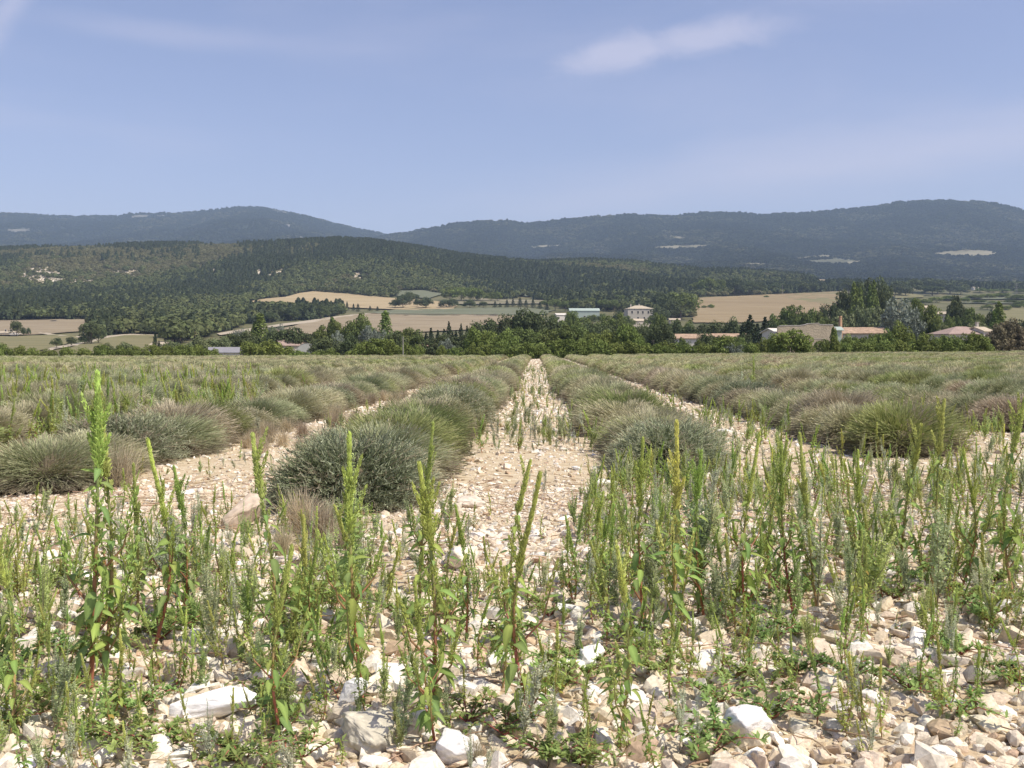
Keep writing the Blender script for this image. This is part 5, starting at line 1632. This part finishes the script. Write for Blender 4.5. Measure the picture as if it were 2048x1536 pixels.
def house(name, px, ytop, D, w, dep, label, cat='house', rot=0.0, wall=M_plaster, roof=M_tile, eave=.64, hip=False, wins=(), chimney=None, shutters=None, storey_y=None, ridge='x', doors=()):
    """ytop = picture height of the ridge; walls run down to the ground"""
    p = P(px, ytop, D); g = ground_at(p[0], p[1]) - .2
    H = p[2] - g
    if D > 1400:
        p, _ = hit(px, ytop + 5, 900); g = p[2] - .2; H = 6.5
    e = link(name, None, None, (p[0], p[1], g), (0, 0, rot))
    tag(e, label, cat)
    hw, hd = w / 2, dep / 2
    he = H - min((hd if (ridge == 'x') else hw) * .36, (1 - eave) * min(H, 12))
    def walls(mb):
        box(mb, -hw, hw, -hd, hd, 0, he)
        if not hip:
            if ridge == 'x': mb.add([(-hw, -hd, he), (-hw, hd, he), (-hw, 0, H - .12), (hw, -hd, he), (hw, hd, he), (hw, 0, H - .12)], [(0, 2, 1), (3, 4, 5)])
            else: mb.add([(-hw, -hd, he), (hw, -hd, he), (0, -hd, H - .12), (-hw, hd, he), (hw, hd, he), (0, hd, H - .12)], [(0, 1, 2), (3, 5, 4)])
    part('wall', walls, wall, e)
    o = .45; t = .22
    def rf(mb):
        k = (H - he) / hd if ridge == 'x' else (H - he) / hw
        zo = he - o * k
        if hip:
            r_ = max(hw - hd, 0.3)
            V = [(-hw - o, -hd - o, zo), (hw + o, -hd - o, zo), (hw + o, hd + o, zo), (-hw - o, hd + o, zo), (-r_, 0, H), (r_, 0, H)]
            Vb = [(a, b, c - t) for a, b, c in V[:4]]
            mb.add(V + Vb, [(0, 1, 5, 4), (2, 3, 4, 5), (0, 6, 7, 1), (1, 7, 8, 2), (2, 8, 9, 3), (3, 9, 6, 0), (6, 9, 8, 7)])
            mb.add([V[1], V[2], V[5]], [(0, 1, 2)]); mb.add([V[3], V[0], V[4]], [(0, 1, 2)])
        elif ridge == 'x':
            for sgn in (-1, 1):
                a = [(-hw - o, sgn * (hd + o), zo), (hw + o, sgn * (hd + o), zo), (hw + o, 0, H), (-hw - o, 0, H)]
                mb.add(a + [(x, y, z + t) for x, y, z in a], [(0, 1, 2, 3), (4, 7, 6, 5), (0, 4, 5, 1), (1, 5, 6, 2), (2, 6, 7, 3), (3, 7, 4, 0)])
        else:
            for sgn in (-1, 1):
                a = [(sgn * (hw + o), -hd - o, zo), (sgn * (hw + o), hd + o, zo), (0, hd + o, H), (0, -hd - o, H)]
                mb.add(a + [(x, y, z + t) for x, y, z in a], [(0, 1, 2, 3), (4, 7, 6, 5), (0, 4, 5, 1), (1, 5, 6, 2), (2, 6, 7, 3), (3, 7, 4, 0)])
    ro = part('roof', rf, roof, e)
    for (wx, wz, ww, wh) in wins:      # along the front: x, height of the sill, width, height
        wo = part('window', lambda mb: box(mb, wx - ww / 2, wx + ww / 2, -hd - .05, -hd + .02, wz, wz + wh), M_darkw, e)
        part('window_frame', lambda mb: (box(mb, wx - ww / 2 - .12, wx - ww / 2 - .003, -hd - .09, -hd + .02, wz, wz + wh), box(mb, wx + ww / 2 + .003, wx + ww / 2 + .12, -hd - .09, -hd + .02, wz, wz + wh),
                                         box(mb, wx - ww / 2 - .12, wx + ww / 2 + .12, -hd - .12, -hd + .02, wz + wh + .003, wz + wh + .16), box(mb, wx - ww / 2 - .18, wx + ww / 2 + .18, -hd - .16, -hd + .02, wz - .16, wz - .003)), M_white, wo)
    for (wx, ww, wh) in doors:
        part('door', lambda mb: box(mb, wx - ww / 2, wx + ww / 2, -hd - .06, -hd + .02, .05, wh), M_darkw, e)
    if chimney:
        for cx_, cw in chimney:
            part('chimney', lambda mb: (box(mb, cx_ - cw / 2, cx_ + cw / 2, -.3, .5, he + .2, H + 1.1), box(mb, cx_ - cw / 2 - .1, cx_ + cw / 2 + .1, -.4, .6, H + 1.103, H + 1.25)), M_plaster, ro)
    return e


house('shed', 455, 696, 230, 7.4, 5.5, 'low grey-roofed shed at the left edge of the lavender field', 'shed', .28, M_white, M_grey, .62, wins=((-2, .7, .8, .5), (1.6, .7, .8, .5)))
house('house', 582, 681, 300, 7.5, 8, 'tan-roofed house behind the round green bush, left', 'house', .5, M_plaster, M_pinkt, .66, wins=((1.4, 3.1, .8, 1.0), (-1.4, 3.1, .8, 1)))
house('outbuilding', 326, 685, 330, 6.2, 7, 'small pale orange roof poking from bushes at left', 'house', -.2, M_plaster, M_tile, .6, wins=((0, 2.0, .8, .8),))
house('house', 862, 690, 255, 5.6, 6.5, 'small white house with clay roof, right of the pole', 'house', -.25, M_white, M_orange, .66, wins=((-1.4, 2.6, .7, .9), (1.2, 2.6, .7, .9)))
house('house', 921, 688, 262, 5.0, 8, 'house with grey and orange roofs behind the central trees', 'house', .7, M_plaster, M_pinkt, .6, wins=((.9, 2.4, .7, .9),))
house('outbuilding', 985, 681, 262, 1.9, 3, 'tiny clay roof showing between the bright bushes', 'outbuilding', .2, M_plaster, M_tile, .7, wins=((0, 2.9, .5, .6),))
house('stone_house', 1277, 611, 850, 21, 15, 'big pale stone house with hipped roof above the central trees', 'house', .12, M_plaster, M_tile, .68, hip=True,
      wins=((-2.0, 7.9, 1.3, 2.2), (2.0, 7.9, 1.3, 2.2), (-7, 7.9, 1.3, 2.2), (6.6, 7.9, 1.3, 2.2), (-5, 11.2, .8, .8), (0.4, 11.2, .8, .8), (5.4, 11.2, .8, .8), (-2, 3.2, 1.3, 2.0), (3.2, 3.2, 1.3, 2.0)), chimney=((-6.5, 1.0), (.5, 1.0)))
house('outbuilding', 1276, 638, 800, 16, 9, 'stone outbuilding with low roof below the big house', 'outbuilding', .5, M_stonew, M_tile, .6, wins=((-3, 2.4, 1.0, 1.2), (3, 2.4, 1, 1.2)))
house('outbuilding', 1349, 637, 780, 8, 6, 'small flat-looking roof right of the big stone house', 'outbuilding', 0, M_stonew, M_tile, .7, wins=((1, 1.5, .8, .8),))
house('outbuilding', 1296, 667, 340, 3.4, 5, 'small pink-tiled outbuilding behind the dark tree', 'outbuilding', .3, M_plaster, M_pinkt, .62, wins=((0, 2.6, .6, .8),))
house('farmhouse', 1386, 669, 330, 14, 7, 'long white farmhouse with pinkish tiled roof', 'farmhouse', .03, M_white, M_orange, .62, wins=((-7.0, 3.4, .8, 1.2), (-5.2, 3.4, .8, 1.2), (-2.4, 3.4, .8, 1.3), (2.5, 3.4, .8, 1.2), (6.2, 3.4, .8, 1.2)), chimney=((-8.0, .9),))
house('farm_wing', 1458, 668, 345, 11, 7, 'orange-roofed wing right of the white farmhouse', 'farmhouse', -.04, M_plaster, M_orange, .6, wins=((-4, 3.2, .8, 1.1), (1, 3.2, .8, 1.1)))
house('house', 1722, 656, 300, 12, 9, 'low house with broken orange and cream tiles beside the brick chimney', 'house', -.12, M_plaster, M_orange, .55, wins=((-4, 3.4, .8, 1.0), (2, 3.4, .8, 1.0)))
house('house', 1922, 653, 290, 14, 11, 'tan-roofed house behind the hedge at right', 'house', .18, M_white, M_pinkt, .60, hip=True, wins=((-3, 2.9, .9, 1.1), (2.6, 2.9, .9, 1.1)), chimney=((5.0, .7),))
house('outbuilding', 1958, 655, 288, 3.6, 6, 'small pale tiled extension on the right of the tan-roofed house', 'outbuilding', .5, M_white, M_tile, .6, wins=((0, 3.0, .8, .9),))
house('house', 1888, 624, 480, 8, 6, 'house with bright roof edge between trees at right', 'house', -.5, M_plaster, M_tile, .6, wins=((0, 5, .9, 1.1),))
house('house', 1842, 612, 520, 7, 6, 'roof corner showing beside the silvery-leaved tree', 'house', .4, M_plaster, M_tile, .6, wins=((0, 6, .9, 1.1),))
house('house', 1576, 569, 1500, 14, 10, 'distant orange-roofed house above the brown field', 'house', .1, M_plaster, M_orange, .5, wins=((-3, 4, 1, 1.2), (3, 4, 1, 1.2)))
house('house', 1768, 557, 1800, 26, 12, 'row of distant white houses behind the poplars', 'house', .1, M_white, M_tile, .6, wins=((-7, 5, 1, 1.2), (5, 5, 1, 1.2)))
house('house', 1752, 559, 1800, 12, 9, 'distant small white house left of the white row', 'house', -.2, M_white, M_tile, .6, wins=((0, 5, 1, 1.2),))
house('house', 1948, 576, 1700, 10, 8, 'distant white house at the mountain foot, far right', 'house', .2, M_white, M_tile, .6, wins=((0, 4, 1, 1.2),))
house('house', 14, 603, 1250, 17, 11, 'house with tan roof in the wood at far left', 'house', -.3, M_plaster, M_tile, .55, wins=((-3, 5, 1, 1.2), (3, 5, 1, 1.2)))
house('farm', 12, 663, 640, 12, 8, 'white farm with pale roof at the left edge', 'farmhouse', .2, M_white, M_tile, .6, wins=((-3, 2.5, .9, 1.1), (1, 2.5, .9, 1.1), (4, 2.5, .9, 1.1)))
house('outbuilding', 32, 668, 630, 5, 5, 'small white shed beside the farm at the left edge', 'outbuilding', 0, M_white, M_white, .75, wins=((0, 1.4, .8, .8),))
house('long_shed', 1168, 617, 900, 26, 12, 'long pale green shed above the central trees', 'shed', .06, M_gh, M_gh, .72, wins=((-8, 3, 1.6, 1.2), (0, 3, 1.6, 1.2), (8, 3, 1.6, 1.2)))
house('outbuilding', 1121, 627, 860, 9, 7, 'low white building left of the long green shed', 'outbuilding', .3, M_white, M_white, .8, wins=((-2, 1.5, 1, 1), (2, 1.5, 1, 1)))
house('house', 966, 598, 1290, 12, 8, 'white house half hidden by the parasol trees', 'house', .1, M_white, M_tile, .6, wins=((-2, 3, 1, 1.2), (3, 3, 1, 1.2)))
house('house', 1160, 556, 1900, 20, 10, 'pale distant roof in the wood above the pine belt', 'house', .1, M_plaster, M_tile, .6, wins=((0, 5, 1, 1.2),))

# round-topped plastic tunnel beside the left bush
def tunnel():
    p = P(616, 694, 265); g = ground_at(p[0], p[1]) - .1
    H = p[2] - g + .9; W = 6.0
    e = link('polytunnel', None, None, (p[0], p[1], g), (0, 0, .15))
    tag(e, 'pale arched polytunnel right of the tan-roofed house', 'polytunnel')
    def cover(mb):
        a = np.linspace(0, math.pi, 13); V = []
        for y in (-4, 4): V += [(-math.cos(t) * W / 2, y, H * math.sin(t) ** .6 if 0 < t < math.pi else 0) for t in a]
        mb.add(V, [(i, i + 1, 13 + i + 1, 13 + i) for i in range(12)])
        for k in (0, 13): mb.add([V[k + i] for i in range(13)] + [(0, V[k][1], 0)], [(i, i + 1, 13) for i in range(12)])
    part('cover', cover, mat_plain('dull_plastic', (.47, .47, .42), .06, .6, .5), e)
    for y in (-4.02, 0, 4.02):
        part('hoop', lambda mb: tube(mb, [(-math.cos(t) * (W / 2 + .04), y, (H + .04) * max(math.sin(t), 0) ** .6) for t in np.linspace(0, math.pi, 13)], .05, 5), M_pole, e)
tunnel()


def ruin():
    D = 262
    p = P(1608, 690, D); g = ground_at(p[0], p[1]) - .3
    e = link('ruined_wall', None, None, (p[0], p[1], g), (0, 0, -.04))
    tag(e, 'tall blank beige wall of an old building with ragged top', 'wall')
    s = D / F; z = lambda py: (P(1608, py, D)[2] - g)
    # outline left to right: picture column, picture row of the top
    top = [(1555, 654), (1558, 652), (1575, 651.5), (1600, 651.5), (1610, 649.5), (1614, 648), (1636, 646.8), (1638, 649.5), (1664, 650), (1667, 655)]
    def w(mb):
        xs = [(a - 1608) * s for a, b in top]; zs = [z(b) for a, b in top]
        n = len(xs); V = []
        for y in (-.35, .35):
            V += [(x, y, 0) for x in xs] + [(x, y, zz) for x, zz in zip(xs, zs)]
        F4 = []
        for i in range(n - 1):
            F4 += [(i, i + 1, n + i + 1, n + i), (2 * n + i + 1, 2 * n + i, 3 * n + i, 3 * n + i + 1), (n + i, n + i + 1, 3 * n + i + 1, 3 * n + i)]
        F4 += [(0, n, 3 * n, 2 * n), (n - 1, 2 * n + n - 1, 3 * n + n - 1, 2 * n - 1)]
        mb.add(V, F4)
    part('wall', w, M_ruin, e)
    def coping(mb):
        for (a, b), (c, d) in zip(top[1:-1], top[2:-1] + [top[-2]]):
            if c <= a: continue
            mb.add([((a - 1608) * s, y, z(b) + k) for y in (-.42, .42) for k in (.01, .14)] + [((c - 1608) * s, y, z(d) + k) for y in (-.42, .42) for k in (.01, .14)],
                   [(0, 1, 5, 4), (2, 6, 7, 3), (1, 3, 7, 5), (0, 4, 6, 2)])
    part('coping', coping, M_white, e)
    def crack(mb):
        pts = [(1590, 667), (1597, 666.5), (1602, 668), (1608, 672), (1616, 676), (1628, 677.5), (1640, 678), (1650, 677)]
        tube(mb, [((a - 1608) * s, -.36, z(b)) for a, b in pts], .06, 4)
    part('ledge', crack, M_stonew, e)
    part('side_wall', lambda mb: box(mb, (1667.5 - 1608) * s, (1668 - 1608) * s + .5, .4, 8, 0, z(655)), M_stonew, e)
    house('outbuilding', 1547, 658, 266, 3.2, 5, 'whitewashed rough building left of the tall beige wall', 'outbuilding', .5, M_white, M_white, .8, wins=((0, 3.0, .6, .7),))
    house('outbuilding', 1671, 655, 272, 2.2, 4, 'small greenish outbuilding between the beige wall and the brick chimney', 'outbuilding', 0, M_gh, M_gh, .85, wins=((0, 3, .5, .6),))
ruin()


def brick_chimney():
    D = 292; p = P(1681, 632, D); g = ground_at(p[0], p[1]) - .2; H = p[2] - g
    e = link('brick_chimney', None, None, (p[0], p[1], g), (0, 0, .5))
    tag(e, 'tall tapering orange brick chimney right of the beige wall', 'chimney')
    def sh(mb):
        V = []
        for zz, q in ((0, .62), (H - .4, .30)):
            V += [(-q, -q, zz), (q, -q, zz), (q, q, zz), (-q, q, zz)]
        mb.add(V, [(0, 1, 5, 4), (1, 2, 6, 5), (2, 3, 7, 6), (3, 0, 4, 7), (4, 5, 6, 7)])
    part('shaft', sh, M_brick, e)
    part('cap', lambda mb: (box(mb, -.36, .36, -.36, .36, H - .397, H - .25), box(mb, -.3, .3, -.3, .3, H - .247, H)), M_brick, e)
brick_chimney()


def pole(px, ytop, D, label, r0=.13, arms=1):
    p = P(px, ytop, D); g = ground_at(p[0], p[1]) - .3; H = p[2] - g
    e = link('utility_pole', None, None, (p[0], p[1], g)); tag(e, label, 'pole')
    part('post', lambda mb: tube(mb, [(0, 0, 0), (0, 0, H)], [r0, r0 * .7], 8), M_pole, e, True)
    if not arms: return
    part('crossarm', lambda mb: box(mb, -.7, .7, -.06, .06, H - .5, H - .36), M_pole, e)
    for x in (-.6, 0, .6): part('insulator', lambda mb: tube(mb, [(x, 0, H - .357), (x, 0, H - .15)], [.05, .03], 6), M_white, e)
pole(806, 673, 150, 'thin grey utility pole among trees left of the central path', .08, 0)
pole(1020, 583, 1350, 'distant pale mast above the pine belt', .35)
pole(1565, 570, 1450, 'distant pole beside the orange-roofed house', .25)
pole(1841, 668, 210, 'thin pole in front of the silvery-leaved tree', .07, 0)


def pylon():
    p = P(2033, 566, 1650); g = ground_at(p[0], p[1]); H = p[2] - g
    e = link('pylon', None, None, (p[0], p[1], g)); tag(e, 'faint lattice pylon on the right against the mountain', 'pylon')
    b = 2.0
    for a in (-1, 1):
        for c in (-1, 1): part('leg', lambda mb: tube(mb, [(a * b, c * b, 0), (a * .3, c * .3, H)], [.16, .1], 4), M_pole, e)
    part('bracing', lambda mb: [tube(mb, [(s1 * (b - (b - .3) * k / 8), -(b - (b - .3) * k / 8), H * k / 8), (-s1 * (b - (b - .3) * (k + 1) / 8), -(b - (b - .3) * (k + 1) / 8), H * (k + 1) / 8)], .08, 3) for k in range(8) for s1 in (-1, 1)], M_pole, e)
    for f in (.72, .84, .95): part('crossarm', lambda mb: box(mb, -3.5, 3.5, -.15, .15, H * f, H * f + .25), M_pole, e)
pylon()
# ---------------------------------------------------------------- haze
def haze():
    m = bpy.data.materials.new('haze_air'); m.use_nodes = True
    N = nodes_of(m.node_tree)
    v = N('ShaderNodeVolumePrincipled', Color=(.56, .75, 1.0, 1), Density=HAZE, Anisotropy=0.0)
    N('ShaderNodeOutputMaterial', Volume=v.outputs[0])
    mb = MB()
    box(mb, -16000, 18000, -300, 12500, -8, 1180)
    o = link('haze', mb.mesh('haze', m))
    tag(o, 'thin blue summer haze over the valley', None, None, 'stuff')
HAZE = 0.000088
haze()
